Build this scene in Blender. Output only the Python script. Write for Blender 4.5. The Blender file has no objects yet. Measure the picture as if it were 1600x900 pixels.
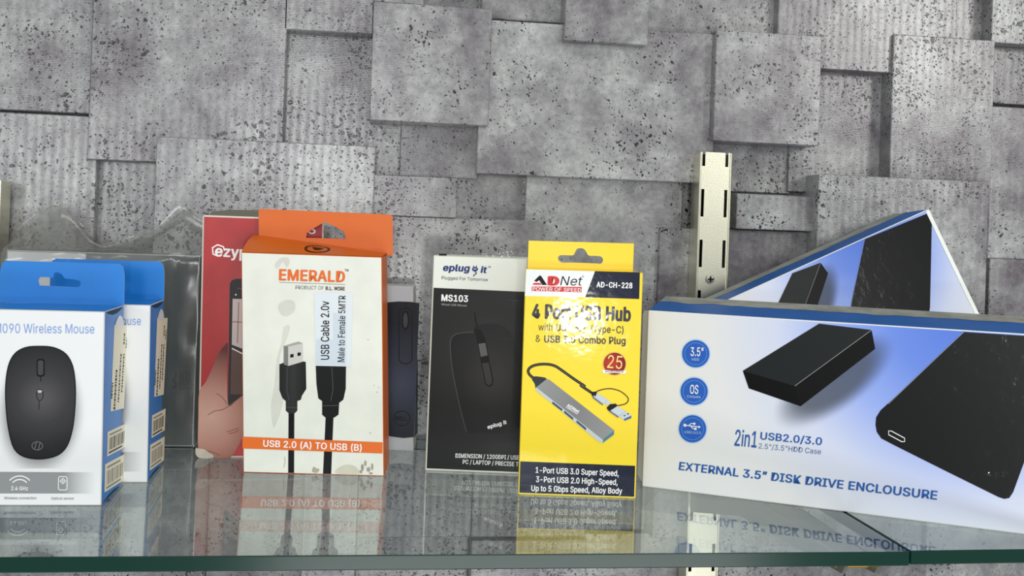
import bpy, bmesh, math, random, os
from mathutils import Vector, Matrix, noise
from mathutils.geometry import tessellate_polygon

# ------------------------------------------------------------------ scene, camera, world, lights
scn = bpy.context.scene
COL = scn.collection
rnd = random.Random(7)
R = math.radians

FOC, PPX, PPY = 1600.0, 800.0, 345.0            # focal length and principal point in 1600x900 pixels
PITCH, YAW, ROLL = R(0.5), R(8.0), R(2.05)
CAM = Vector((0.0, 0.0, 0.185))                  # shelf top is Z = 0, the wall stands at Y = 0.93
_f = Vector((math.sin(YAW) * math.cos(PITCH), math.cos(YAW) * math.cos(PITCH), math.sin(PITCH)))
_r0 = Vector((math.cos(YAW), -math.sin(YAW), 0))
_u0 = _r0.cross(_f)
RT = _r0 * math.cos(ROLL) + _u0 * math.sin(ROLL)
UP = _u0 * math.cos(ROLL) - _r0 * math.sin(ROLL)
FW = _f
cd = bpy.data.cameras.new('camera')
cd.sensor_width = 36.0
cd.lens = FOC / 1600.0 * 36.0
cd.shift_x = 0.0
cd.shift_y = -(450.0 - PPY) / 1600.0
cd.clip_start = 0.01
cam = bpy.data.objects.new('camera', cd)
COL.objects.link(cam)
cam.matrix_world = Matrix(((RT.x, UP.x, -FW.x, CAM.x), (RT.y, UP.y, -FW.y, CAM.y), (RT.z, UP.z, -FW.z, CAM.z), (0, 0, 0, 1)))
scn.camera = cam

world = bpy.data.worlds.new('shop_ambient')
scn.world = world
world.use_nodes = True
world.node_tree.nodes['Background'].inputs[0].default_value = (0.93, 0.97, 1.0, 1)
world.node_tree.nodes['Background'].inputs[1].default_value = 0.62

def area(name, loc, target, sx, sy, power, color=(1, 1, 1)):
    l = bpy.data.lights.new(name, 'AREA')
    l.shape = 'RECTANGLE'; l.size = sx; l.size_y = sy; l.energy = power; l.color = color
    o = bpy.data.objects.new(name, l); COL.objects.link(o)
    o.location = loc
    o.rotation_euler = (Vector(target) - Vector(loc)).to_track_quat('-Z', 'Y').to_euler()
    return o
area('ceiling_light', (0.25, -0.35, 1.75), (0.1, 0.85, 0.10), 1.5, 0.7, 14, (1.0, 0.99, 0.95))
area('shop_and_fill_light', (-0.22, -2.1, 0.45), (-0.05, 0.9, 0.24), 0.30, 0.50, 15, (0.97, 0.98, 1.0))
area('shop_and_fill_light', (-1.13, -2.1, 0.37), (-0.2, 0.9, 0.2), 0.55, 0.20, 10, (0.98, 0.98, 1.0))
area('shop_and_fill_light', (1.7, -1.3, 0.9), (0.0, 0.8, 0.1), 0.6, 0.6, 19, (1.0, 0.98, 0.94))  # added fill from the right, brightens the right-facing carton sides
area('lower_counter_light', (0.3, -0.9, -0.55), (0.2, 0.93, -0.15), 1.0, 0.3, 9, (1.0, 0.98, 1.0))
area('glare_light', (0.054, -0.69, 0.004), (0.149, 0.70, 0.128), 0.05, 0.04, 2.6, (1.0, 1.0, 0.98))  # small added source, placed to throw the glare onto the yellow carton

vs = scn.view_settings
vs.view_transform = 'Standard'; vs.look = 'None'; vs.gamma = 1.0; vs.use_curve_mapping = False
vs.exposure = -0.42

# ------------------------------------------------------------------ pixel helpers
def ray(px, py):
    return FW + RT * ((px - PPX) / FOC) - UP * ((py - PPY) / FOC)
def on_shelf(px, py, z=0.0):
    d = ray(px, py); return CAM + d * ((z - CAM.z) / d.z)
def on_wall(px, py, Y):
    d = ray(px, py); return CAM + d * ((Y - CAM.y) / d.y)

# ------------------------------------------------------------------ materials
def lin(c):
    c = c / 255.0
    return c / 12.92 if c <= 0.04045 else ((c + 0.055) / 1.055) ** 2.4
def rgb(r, g, b, k=1.0):
    return (lin(r) * k, lin(g) * k, lin(b) * k, 1.0)
MATS = {}
def new_mat(name):
    m = bpy.data.materials.new(name); m.use_nodes = True
    return m, m.node_tree, m.node_tree.nodes, m.node_tree.links, m.node_tree.nodes['Principled BSDF']
def mat(name, col, rough=0.42, metal=0.0, spec=0.22, coat=0.0, coat_r=0.12, wrinkle=0.0, wscale=60.0, dirt=0.0):
    if name in MATS: return MATS[name]
    m, nt, N, L, b = new_mat(name)
    b.inputs['Base Color'].default_value = col
    b.inputs['Roughness'].default_value = rough
    b.inputs['Metallic'].default_value = metal
    b.inputs['Specular IOR Level'].default_value = spec
    b.inputs['Coat Weight'].default_value = coat * (1.0 if wrinkle else 0.35)
    b.inputs['Coat Roughness'].default_value = coat_r
    tc = N.new('ShaderNodeTexCoord')
    if dirt > 0:
        n = N.new('ShaderNodeTexNoise'); n.inputs['Scale'].default_value = 55; n.inputs['Detail'].default_value = 5
        L.new(tc.outputs['Object'], n.inputs['Vector'])
        rp = N.new('ShaderNodeValToRGB')
        rp.color_ramp.elements[0].position = 0.35; rp.color_ramp.elements[1].position = 0.62
        rp.color_ramp.elements[0].color = tuple(v * (1 - dirt) for v in col[:3]) + (1,)
        rp.color_ramp.elements[1].color = col
        L.new(n.outputs['Fac'], rp.inputs['Fac']); L.new(rp.outputs['Color'], b.inputs['Base Color'])
    if wrinkle > 0:
        n = N.new('ShaderNodeTexNoise'); n.inputs['Scale'].default_value = wscale; n.inputs['Detail'].default_value = 3
        L.new(tc.outputs['Object'], n.inputs['Vector'])
        bp = N.new('ShaderNodeBump'); bp.inputs['Strength'].default_value = wrinkle; bp.inputs['Distance'].default_value = 0.0012
        L.new(n.outputs['Fac'], bp.inputs['Height'])
        L.new(bp.outputs['Normal'], b.inputs['Coat Normal' if coat > 0 else 'Normal'])
    MATS[name] = m
    return m
def printed(name, stops, kind, p0, p1, rough=0.4, coat=0.0, wrinkle=0.0):
    """printed gradient: colour stops along the line p0-p1 ('lin') or by distance from p0 out to p1 metres ('rad');
    p0, p1 are local (u, v) positions on the printed panel (object x, z)."""
    m, nt, N, L, b = new_mat(name)
    tc = N.new('ShaderNodeTexCoord'); sp = N.new('ShaderNodeSeparateXYZ'); L.new(tc.outputs['Object'], sp.inputs[0])
    cx = N.new('ShaderNodeCombineXYZ'); L.new(sp.outputs['X'], cx.inputs['X']); L.new(sp.outputs['Z'], cx.inputs['Y'])
    if kind == 'rad':
        d = N.new('ShaderNodeVectorMath'); d.operation = 'DISTANCE'
        L.new(cx.outputs[0], d.inputs[0]); d.inputs[1].default_value = (p0[0], p0[1], 0)
        s = N.new('ShaderNodeMath'); s.operation = 'DIVIDE'; L.new(d.outputs['Value'], s.inputs[0]); s.inputs[1].default_value = p1
    else:
        v = Vector((p1[0] - p0[0], p1[1] - p0[1])); l2 = v.length_squared
        sb = N.new('ShaderNodeVectorMath'); sb.operation = 'SUBTRACT'; L.new(cx.outputs[0], sb.inputs[0]); sb.inputs[1].default_value = (p0[0], p0[1], 0)
        dt = N.new('ShaderNodeVectorMath'); dt.operation = 'DOT_PRODUCT'; L.new(sb.outputs[0], dt.inputs[0]); dt.inputs[1].default_value = (v.x / l2, v.y / l2, 0)
        s = N.new('ShaderNodeMath'); s.operation = 'ADD'; L.new(dt.outputs['Value'], s.inputs[0]); s.inputs[1].default_value = 0
    rp = N.new('ShaderNodeValToRGB'); L.new(s.outputs[0], rp.inputs['Fac'])
    e = rp.color_ramp.elements
    while len(e) < len(stops): e.new(0.5)
    for i, (p, c) in enumerate(stops): e[i].position = p; e[i].color = c
    L.new(rp.outputs['Color'], b.inputs['Base Color'])
    b.inputs['Roughness'].default_value = rough
    b.inputs['Specular IOR Level'].default_value = 0.14
    b.inputs['Coat Weight'].default_value = coat * 0.5; b.inputs['Coat Roughness'].default_value = 0.12
    if wrinkle > 0:
        n = N.new('ShaderNodeTexNoise'); n.inputs['Scale'].default_value = 45; n.inputs['Detail'].default_value = 3
        mp = N.new('ShaderNodeMapping'); mp.inputs['Scale'].default_value = (0.35, 1, 2.2)
        L.new(tc.outputs['Object'], mp.inputs[0]); L.new(mp.outputs[0], n.inputs['Vector'])
        bp = N.new('ShaderNodeBump'); bp.inputs['Strength'].default_value = wrinkle; bp.inputs['Distance'].default_value = 0.0012
        L.new(n.outputs['Fac'], bp.inputs['Height']); L.new(bp.outputs['Normal'], b.inputs['Coat Normal' if coat > 0 else 'Normal'])
    return m

def soft_print(name, centre, axis, rx, ry, col, strength):
    """a printed soft shadow: ink that fades out towards the rim of an ellipse on the panel (object x, z)"""
    m, nt, N, L, b = new_mat(name)
    tc = N.new('ShaderNodeTexCoord'); sp = N.new('ShaderNodeSeparateXYZ'); L.new(tc.outputs['Object'], sp.inputs[0])
    cx = N.new('ShaderNodeCombineXYZ'); L.new(sp.outputs['X'], cx.inputs['X']); L.new(sp.outputs['Z'], cx.inputs['Y'])
    sb = N.new('ShaderNodeVectorMath'); sb.operation = 'SUBTRACT'; L.new(cx.outputs[0], sb.inputs[0]); sb.inputs[1].default_value = (centre[0], centre[1], 0)
    a = Vector(axis).normalized(); parts = []
    for v, r_ in ((a, rx), (Vector((-a.y, a.x)), ry)):
        dt = N.new('ShaderNodeVectorMath'); dt.operation = 'DOT_PRODUCT'; L.new(sb.outputs[0], dt.inputs[0]); dt.inputs[1].default_value = (v.x / r_, v.y / r_, 0)
        parts.append(dt.outputs['Value'])
    c2_ = N.new('ShaderNodeCombineXYZ'); L.new(parts[0], c2_.inputs[0]); L.new(parts[1], c2_.inputs[1])
    ln = N.new('ShaderNodeVectorMath'); ln.operation = 'LENGTH'; L.new(c2_.outputs[0], ln.inputs[0])
    mr = N.new('ShaderNodeMapRange'); mr.interpolation_type = 'SMOOTHSTEP'; L.new(ln.outputs['Value'], mr.inputs[0])
    mr.inputs[1].default_value = 0.45; mr.inputs[2].default_value = 1.0; mr.inputs[3].default_value = strength; mr.inputs[4].default_value = 0.0
    b.inputs['Base Color'].default_value = col; b.inputs['Roughness'].default_value = 0.45; b.inputs['Specular IOR Level'].default_value = 0.2
    L.new(mr.outputs[0], b.inputs['Alpha'])
    return m

def concrete():
    m, nt, N, L, b = new_mat('grey_concrete_wallpaper')
    tc = N.new('ShaderNodeTexCoord'); oi = N.new('ShaderNodeObjectInfo')
    off = N.new('ShaderNodeVectorMath'); off.operation = 'MULTIPLY_ADD'
    rv = N.new('ShaderNodeCombineXYZ'); L.new(oi.outputs['Random'], rv.inputs[0]); L.new(oi.outputs['Random'], rv.inputs[2])
    L.new(rv.outputs[0], off.inputs[0]); off.inputs[1].default_value = (7.3, 0, 3.1)
    L.new(tc.outputs['Object'], off.inputs[2])
    P = off.outputs[0]
    def tex(kind, scale, **kw):
        t = N.new(kind); t.inputs['Scale'].default_value = scale
        for k, v in kw.items(): t.inputs[k].default_value = v
        L.new(P, t.inputs['Vector']); return t
    def ramp(src, a, b_, ca=(0, 0, 0, 1), cb=(1, 1, 1, 1)):
        r = N.new('ShaderNodeValToRGB'); r.color_ramp.elements[0].position = a; r.color_ramp.elements[1].position = b_
        r.color_ramp.elements[0].color = ca; r.color_ramp.elements[1].color = cb
        L.new(src, r.inputs['Fac']); return r.outputs['Color']
    def mul(a, b_, mode='MULTIPLY', fac=1.0):
        x = N.new('ShaderNodeMix'); x.data_type = 'RGBA'; x.blend_type = mode; x.inputs['Factor'].default_value = fac
        L.new(a, x.inputs['A'])
        if hasattr(b_, 'links'): L.new(b_, x.inputs['B'])
        else: x.inputs['B'].default_value = b_
        return x.outputs['Result']
    big = tex('ShaderNodeTexNoise', 13, Detail=8, Roughness=0.66)
    base = ramp(big.outputs['Fac'], 0.34, 0.66, rgb(104, 98, 103), rgb(176, 178, 176))
    fine = tex('ShaderNodeTexNoise', 210, Detail=4, Roughness=0.7)
    base = mul(base, ramp(fine.outputs['Fac'], 0.30, 0.62, (0.72, 0.72, 0.73, 1), (1.04, 1.04, 1.03, 1)))
    mid = tex('ShaderNodeTexNoise', 48, Detail=5, Roughness=0.7)
    base = mul(base, ramp(mid.outputs['Fac'], 0.34, 0.60, (0.74, 0.73, 0.75, 1), (1.05, 1.05, 1.04, 1)))
    # pits: two sizes of dark specks, clustered by a density noise
    dens = tex('ShaderNodeTexNoise', 22, Detail=3, Roughness=0.6)
    warp = tex('ShaderNodeTexNoise', 130, Detail=2)
    wv = N.new('ShaderNodeVectorMath'); wv.operation = 'MULTIPLY_ADD'
    L.new(warp.outputs['Color'], wv.inputs[0]); wv.inputs[1].default_value = (0.008, 0.008, 0.008); L.new(P, wv.inputs[2])
    def pits(scale, lo, hi, soft):
        v = N.new('ShaderNodeTexVoronoi'); v.inputs['Scale'].default_value = scale
        L.new(wv.outputs[0], v.inputs['Vector'])
        mr = N.new('ShaderNodeMapRange'); L.new(dens.outputs['Fac'], mr.inputs[0])
        mr.inputs[1].default_value = 0.38; mr.inputs[2].default_value = 0.68; mr.inputs[3].default_value = lo; mr.inputs[4].default_value = hi
        rs = N.new('ShaderNodeSeparateColor'); L.new(v.outputs['Color'], rs.inputs[0])
        sz = N.new('ShaderNodeMath'); sz.operation = 'MULTIPLY'; L.new(mr.outputs[0], sz.inputs[0]); L.new(rs.outputs[0], sz.inputs[1])
        df = N.new('ShaderNodeMath'); df.operation = 'SUBTRACT'; L.new(v.outputs['Distance'], df.inputs[0]); L.new(sz.outputs[0], df.inputs[1])
        return ramp(df.outputs[0], 0.0, soft)
    p1 = pits(150, 0.0, 0.30, 0.12)
    p2 = pits(330, 0.0, 0.36, 0.20)
    pit = mul(p1, p2)
    dark = N.new('ShaderNodeMix'); dark.data_type = 'RGBA'
    L.new(pit, dark.inputs['Factor']); dark.inputs['A'].default_value = rgb(26, 24, 28); L.new(base, dark.inputs['B'])
    col = mul(dark.outputs['Result'], oi.outputs['Color'])
    L.new(col, b.inputs['Base Color'])
    # embossed wallpaper weave: columns of short horizontal ribs, slightly glossy
    g = N.new('ShaderNodeNewGeometry')
    def wave(dirn, scale, dist):
        w = N.new('ShaderNodeTexWave'); w.wave_type = 'BANDS'; w.bands_direction = dirn
        w.inputs['Scale'].default_value = scale; w.inputs['Distortion'].default_value = dist; w.inputs['Detail'].default_value = 1
        w.inputs['Detail Scale'].default_value = 3
        L.new(g.outputs['Position'], w.inputs['Vector']); return w.outputs['Fac']
    wx = wave('X', 42, 0.6)
    wz0 = wave('Z', 210, 1.5); wzn = N.new('ShaderNodeMath'); wzn.operation = 'SUBTRACT'; L.new(wz0, wzn.inputs[0]); wzn.inputs[1].default_value = 0.5; wz = wzn.outputs[0]
    hm = N.new('ShaderNodeMath'); hm.operation = 'MULTIPLY'; L.new(wx, hm.inputs[0]); L.new(wz, hm.inputs[1])
    hm2 = N.new('ShaderNodeMath'); hm2.operation = 'MULTIPLY'; L.new(hm.outputs[0], hm2.inputs[0]); hm2.inputs[1].default_value = 0.45; hm = hm2
    ad = N.new('ShaderNodeMath'); ad.operation = 'MULTIPLY_ADD'; L.new(fine.outputs['Fac'], ad.inputs[0]); ad.inputs[1].default_value = 0.9; L.new(hm.outputs[0], ad.inputs[2])
    ad2 = N.new('ShaderNodeMath'); ad2.operation = 'MULTIPLY_ADD'; L.new(pit, ad2.inputs[0]); ad2.inputs[1].default_value = 1.6; L.new(ad.outputs[0], ad2.inputs[2])
    bp = N.new('ShaderNodeBump'); bp.inputs['Strength'].default_value = 0.5; bp.inputs['Distance'].default_value = 0.00022
    L.new(ad2.outputs[0], bp.inputs['Height']); L.new(bp.outputs['Normal'], b.inputs['Normal'])
    b.inputs['Roughness'].default_value = 0.23; b.inputs['Specular IOR Level'].default_value = 0.6
    return m
M_CONC = concrete()

def glass_mat():
    m = bpy.data.materials.new('clear_glass'); m.use_nodes = True
    nt = m.node_tree; N = nt.nodes; L = nt.links; N.clear()
    out = N.new('ShaderNodeOutputMaterial'); mx = N.new('ShaderNodeMixShader')
    tr = N.new('ShaderNodeBsdfTransparent'); tr.inputs[0].default_value = (0.91, 0.94, 0.925, 1)
    gl = N.new('ShaderNodeBsdfGlossy'); gl.inputs['Roughness'].default_value = 0.015; gl.inputs[0].default_value = (0.95, 1.0, 0.98, 1)
    fr = N.new('ShaderNodeFresnel'); ge = N.new('ShaderNodeNewGeometry')
    mr = N.new('ShaderNodeMapRange'); L.new(ge.outputs['Backfacing'], mr.inputs[0]); mr.inputs[3].default_value = 1.52; mr.inputs[4].default_value = 1 / 1.52
    L.new(mr.outputs[0], fr.inputs['IOR'])
    L.new(fr.outputs[0], mx.inputs[0]); L.new(tr.outputs[0], mx.inputs[1]); L.new(gl.outputs[0], mx.inputs[2])
    dd = N.new('ShaderNodeBsdfDiffuse'); dd.inputs[0].default_value = (0.62, 0.68, 0.66, 1)      # a little dust on the pane
    m3 = N.new('ShaderNodeMixShader'); tn = N.new('ShaderNodeTexNoise'); tn.inputs['Scale'].default_value = 30; tn.inputs['Detail'].default_value = 5
    tcg = N.new('ShaderNodeTexCoord'); L.new(tcg.outputs['Object'], tn.inputs['Vector'])
    mg = N.new('ShaderNodeMapRange'); L.new(tn.outputs['Fac'], mg.inputs[0]); mg.inputs[1].default_value = 0.3; mg.inputs[2].default_value = 0.7; mg.inputs[3].default_value = 0.015; mg.inputs[4].default_value = 0.06
    L.new(mg.outputs[0], m3.inputs[0]); L.new(mx.outputs[0], m3.inputs[1]); L.new(dd.outputs[0], m3.inputs[2]); L.new(m3.outputs[0], out.inputs[0])
    return m
def film_mat(name, haze, tint, rough=0.12):
    m = bpy.data.materials.new(name); m.use_nodes = True
    nt = m.node_tree; N = nt.nodes; L = nt.links; N.clear()
    out = N.new('ShaderNodeOutputMaterial'); m1 = N.new('ShaderNodeMixShader'); m2 = N.new('ShaderNodeMixShader')
    tr = N.new('ShaderNodeBsdfTransparent'); df = N.new('ShaderNodeBsdfDiffuse'); df.inputs[0].default_value = tint
    gl = N.new('ShaderNodeBsdfGlossy'); gl.inputs['Roughness'].default_value = rough
    lw = N.new('ShaderNodeLayerWeight'); lw.inputs['Blend'].default_value = 0.18
    mr = N.new('ShaderNodeMapRange'); L.new(lw.outputs['Facing'], mr.inputs[0]); mr.inputs[3].default_value = 0.05; mr.inputs[4].default_value = 0.5
    m1.inputs[0].default_value = haze
    L.new(tr.outputs[0], m1.inputs[1]); L.new(df.outputs[0], m1.inputs[2])
    L.new(mr.outputs[0], m2.inputs[0]); L.new(m1.outputs[0], m2.inputs[1]); L.new(gl.outputs[0], m2.inputs[2]); L.new(m2.outputs[0], out.inputs[0])
    return m
M_GLASS = glass_mat()
M_GEDGE = mat('green_glass_edge', rgb(7, 48, 38), 0.18, 0, 0.3)
M_FILM = film_mat('clear_polythene', 0.26, rgb(140, 142, 132), 0.2)
M_FILM2 = film_mat('thin_clear_film', 0.03, rgb(200, 200, 195), 0.06)

# ------------------------------------------------------------------ object helpers
def link(name, me, material=None, parent=None):
    o = bpy.data.objects.new(name, me); COL.objects.link(o)
    if material is not None and not me.materials: me.materials.append(material)
    if parent is not None: o.parent = parent
    return o
def tag(o, label, cat, group=None):
    o['label'] = label; o['category'] = cat
    if group: o['group'] = group
    return o
def mesh(name, verts, faces, smooth=False):
    me = bpy.data.meshes.new(name); me.from_pydata([tuple(v) for v in verts], [], faces)
    bm = bmesh.new(); bm.from_mesh(me); bmesh.ops.recalc_face_normals(bm, faces=bm.faces); bm.to_mesh(me); bm.free()
    if smooth:
        for p in me.polygons: p.use_smooth = True
    return me
def box_mesh(name, lo, hi, bevel=0.0):
    bm = bmesh.new(); bmesh.ops.create_cube(bm, size=1)
    for v in bm.verts:
        v.co = Vector([lo[i] + (v.co[i] + 0.5) * (hi[i] - lo[i]) for i in range(3)])
    if bevel > 0: bmesh.ops.bevel(bm, geom=bm.edges[:], offset=bevel, segments=1, affect='EDGES')
    me = bpy.data.meshes.new(name); bm.to_mesh(me); bm.free(); return me
def frame(origin, ex, ey, ez):
    return Matrix(((ex.x, ey.x, ez.x, origin.x), (ex.y, ey.y, ez.y, origin.y), (ex.z, ey.z, ez.z, origin.z), (0, 0, 0, 1)))
def empty(name, M):
    o = bpy.data.objects.new(name, None); COL.objects.link(o); o.matrix_world = M; o.empty_display_size = 0.02
    return o

FONT = None
try:
    FONT = bpy.data.fonts.load(os.path.join(bpy.utils.system_resource('DATAFILES'), 'fonts', 'Inter.woff2'))
except Exception:
    FONT = None
_txt = {}
def glyphs(s, bold=0.0):
    key = (s, bold)
    if key in _txt: return _txt[key]
    c = bpy.data.curves.new('lettering', 'FONT'); c.body = s; c.size = 1.0; c.resolution_u = 3
    if bold: c.space_character = 1.0 + bold * 1.4
    if FONT: c.font = FONT
    o = bpy.data.objects.new('lettering', c); COL.objects.link(o)
    dg = bpy.context.evaluated_depsgraph_get(); dg.update()
    me = bpy.data.meshes.new_from_object(o.evaluated_get(dg))
    v0 = [v.co.copy() for v in me.vertices]; f0 = [tuple(p.vertices) for p in me.polygons]
    bpy.data.objects.remove(o); bpy.data.curves.remove(c); bpy.data.meshes.remove(me)
    vs_, fs = [], []
    offs = [(0, 0)] if not bold else [(-bold, 0), (bold, 0), (0, bold * .55), (0, -bold * .55), (-bold * .7, bold * .4), (bold * .7, bold * .4), (-bold * .7, -bold * .4), (bold * .7, -bold * .4)]
    for k, (dx, dy) in enumerate(offs):      # heavier weights: the same glyph overprinted with small offsets
        b = len(vs_)
        vs_ += [Vector((v.x + dx, v.y + dy, k * 9e-6)) for v in v0]; fs += [tuple(i + b for i in f) for f in f0]
    _txt[key] = (vs_, fs); return _txt[key]
def cap_height(bold):
    return max(v.y for v in glyphs('H', bold)[0])

def catmull(pts, n=5, closed=True):
    P = [Vector(p) for p in pts]; out = []; k = len(P)
    rng = range(k) if closed else range(k - 1)
    for i in rng:
        g = (lambda j: P[j % k]) if closed else (lambda j: P[min(max(j, 0), k - 1)])
        a, b, c, d = g(i - 1), g(i), g(i + 1), g(i + 2)
        for s in range(n):
            t = s / n
            out.append(0.5 * (2 * b + (c - a) * t + (2 * a - 5 * b + 4 * c - d) * t * t + (3 * b - a - 3 * c + d) * t ** 3))
    if not closed: out.append(P[-1])
    return [tuple(p) for p in out]
def circle(cx, cy, r, n=28, ry=None):
    return [(cx + r * math.cos(2 * math.pi * i / n), cy + (ry or r) * math.sin(2 * math.pi * i / n)) for i in range(n)]
def rrect(x0, y0, x1, y1, r, n=4):
    out = []
    for cx, cy, a in ((x1 - r, y1 - r, 0), (x0 + r, y1 - r, 90), (x0 + r, y0 + r, 180), (x1 - r, y0 + r, 270)):
        for i in range(n + 1):
            t = R(a + 90 * i / n); out.append((cx + r * math.cos(t), cy + r * math.sin(t)))
    return out

LAYER = 0.00011
class Face:
    """A flat panel of a box: local origin o, axes eu, ev and outward normal n, all in the box's own coordinates.
    uv() maps photo pixels onto the panel."""
    def __init__(self, root, M, o, eu, ev, n):
        self.root, self.M, self.Mi = root, M, M.inverted()
        self.o, self.eu, self.ev, self.n = Vector(o), Vector(eu), Vector(ev), Vector(n)
        self.map = None; self.k = 0.0
    def uv(self, px, py):
        if self.map: return self.map(px, py)
        c = self.Mi @ CAM; d = self.Mi.to_3x3() @ ray(px, py)
        t = (self.o - c).dot(self.n) / d.dot(self.n); p = c + d * t - self.o
        return Vector((p.dot(self.eu), p.dot(self.ev)))
    def loc(self, u, v, layer):
        return self.o + self.eu * u + self.ev * v + self.n * (LAYER * layer)
    def _emit(self, name, v2, faces, m, layer, parent):
        me = bpy.data.meshes.new(name)
        me.from_pydata([tuple(self.loc(p[0], p[1], layer) + (self.n * p[2] if len(p) > 2 else Vector((0, 0, 0)))) for p in v2], [], faces)
        nn = self.n
        me.update()
        if me.polygons and me.polygons[0].normal.dot(nn) < 0: me.flip_normals()
        return link(name, me, m, parent or self.root)
    def poly(self, name, px, m, layer=1, holes=(), raw=False, parent=None):
        cv = (lambda q: Vector((q[0] + self.k * q[1], q[1]))) if raw else (lambda q: self.uv(*q))
        loops = [[cv(q) for q in px]] + [[cv(q) for q in h] for h in holes]
        flat = [p for l in loops for p in l]
        tri = tessellate_polygon([[Vector((p.x, p.y, 0)) for p in l] for l in loops])
        return self._emit(name, flat, [tuple(t) for t in tri], m, layer, parent)
    def stroke(self, name, px, width_px, m, layer=1, closed=False, parent=None):
        pts = [Vector(p) for p in px]; k = len(pts); L_, R_ = [], []
        for i in range(k):
            a = pts[(i - 1) % k] if closed or i > 0 else pts[i]; b = pts[(i + 1) % k] if closed or i < k - 1 else pts[i]
            t = (b - a); t = t.normalized() if t.length > 1e-9 else Vector((1, 0)); nrm = Vector((-t.y, t.x)) * (width_px / 2)
            L_.append(self.uv(*(pts[i] + nrm))); R_.append(self.uv(*(pts[i] - nrm)))
        f = [(i, (i + 1) % k, k + (i + 1) % k, k + i) for i in range(k if closed else k - 1)]
        return self._emit(name, L_ + R_, f, m, layer, parent)
    def text(self, name, s, p0, p1, cap, m, bold=0.0, layer=2, slant=0.0, parent=None):
        vs_, fs = glyphs(s, bold); ch = cap_height(bold)
        x0 = min(v.x for v in vs_); x1 = max(v.x for v in vs_)
        a, b = Vector(p0), Vector(p1); d = (b - a).normalized(); up = Vector((d.y, -d.x))
        u0, u1 = self.uv(*a), self.uv(*b); hv = self.uv(*(a + up * cap)) - u0; dv = u1 - u0
        sl = slant * hv.length / dv.length
        out = [(*(u0 + dv * ((v.x - x0) / (x1 - x0) + sl * v.y / ch) + hv * (v.y / ch)), v.z) for v in vs_]
        return self._emit(name, out, fs, m, layer, parent)
    def slab(self, name, px, m, thick, holes=(), raw=False, back=None, parent=None):
        """a card of real thickness lying in the panel's plane (front side on the plane)"""
        cv = (lambda q: Vector((q[0] + self.k * q[1], q[1]))) if raw else (lambda q: self.uv(*q))
        loops = [[cv(q) for q in px]] + [[cv(q) for q in h] for h in holes]
        flat = [p for l in loops for p in l]; k = len(flat)
        tri = tessellate_polygon([[Vector((p.x, p.y, 0)) for p in l] for l in loops])
        vs_ = [self.o + self.eu * p.x + self.ev * p.y for p in flat] + [self.o + self.eu * p.x + self.ev * p.y - self.n * thick for p in flat]
        fs = [tuple(t) for t in tri] + [tuple(i + k for i in reversed(t)) for t in tri]; b = 0; nt = len(fs)
        for l in loops:
            q = len(l)
            fs += [(b + i, b + (i + 1) % q, k + b + (i + 1) % q, k + b + i) for i in range(q)]; b += q
        me = mesh(name, vs_, fs)
        me.materials.append(m)
        if back is not None:
            me.materials.append(back)
            for i, p in enumerate(me.polygons):
                if i >= nt: p.material_index = 1
        return link(name, me, None, parent or self.root)

class Carton:
    def __init__(self, name, label, cat, M, W, T, H, mats, edge, bevel=0.0006, group=None, lift=0.0, k=0.0):
        """mats: front, back, left, right, top, bottom; lift raises the back edge of the top (a bulging lid)"""
        self.M, self.W, self.T, self.H = M, W, T, H
        self.root = empty(name, M); tag(self.root, label, cat, group)
        me = box_mesh('body', (0, 0, 0), (W, T, H), bevel)
        for v in me.vertices:
            if v.co.z > H * 0.9 and lift: v.co.z += lift * max(0, min(1, v.co.y / T))
        for v in me.vertices: v.co.x += k * v.co.z
        self.k = k
        order = [mats.get(k, mats['front']) for k in ('front', 'back', 'left', 'right', 'top', 'bottom')] + [edge]
        for m in order: me.materials.append(m)
        dirs = [Vector(d) for d in ((0, -1, 0), (0, 1, 0), (-1, 0, 0), (1, 0, 0), (0, 0, 1), (0, 0, -1))]
        me.update()
        for p in me.polygons:
            dd = [p.normal.dot(d) for d in dirs]; k = max(range(6), key=lambda i: dd[i])
            p.material_index = k if dd[k] > 0.97 else 6
        self.body = link('body', me, None, self.root)
        X, Y, Z = Vector((1, 0, 0)), Vector((0, 1, 0)), Vector((0, 0, 1))
        self.front = Face(self.root, M, (0, 0, 0), X, Z, -Y)
        self.right = Face(self.root, M, (W, 0, 0), Y, Z, X)
        self.backp = Face(self.root, M, (0, T, 0), X, Z, -Y)
        k = self.k; self.front.k = self.backp.k = k
        self.right.ev = Vector((k, 0, 1)); self.right.n = Vector((1, 0, -k)).normalized()
def stand(bl, br, tl, off=0.0, width=None):
    """upright box from the pixels of its front bottom corners (which touch the shelf) and front top left corner"""
    A, B = on_shelf(*bl), on_shelf(*br); ex = (B - A).normalized(); ey = Vector((-ex.y, ex.x, 0)); W = (B - A).length
    d = ray(*tl); t = (A - CAM).dot(ey) / d.dot(ey); p = CAM + d * t
    return frame(A, ex, ey, Vector((0, 0, 1))), W, p.z, (p - A).dot(ex) / p.z

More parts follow.
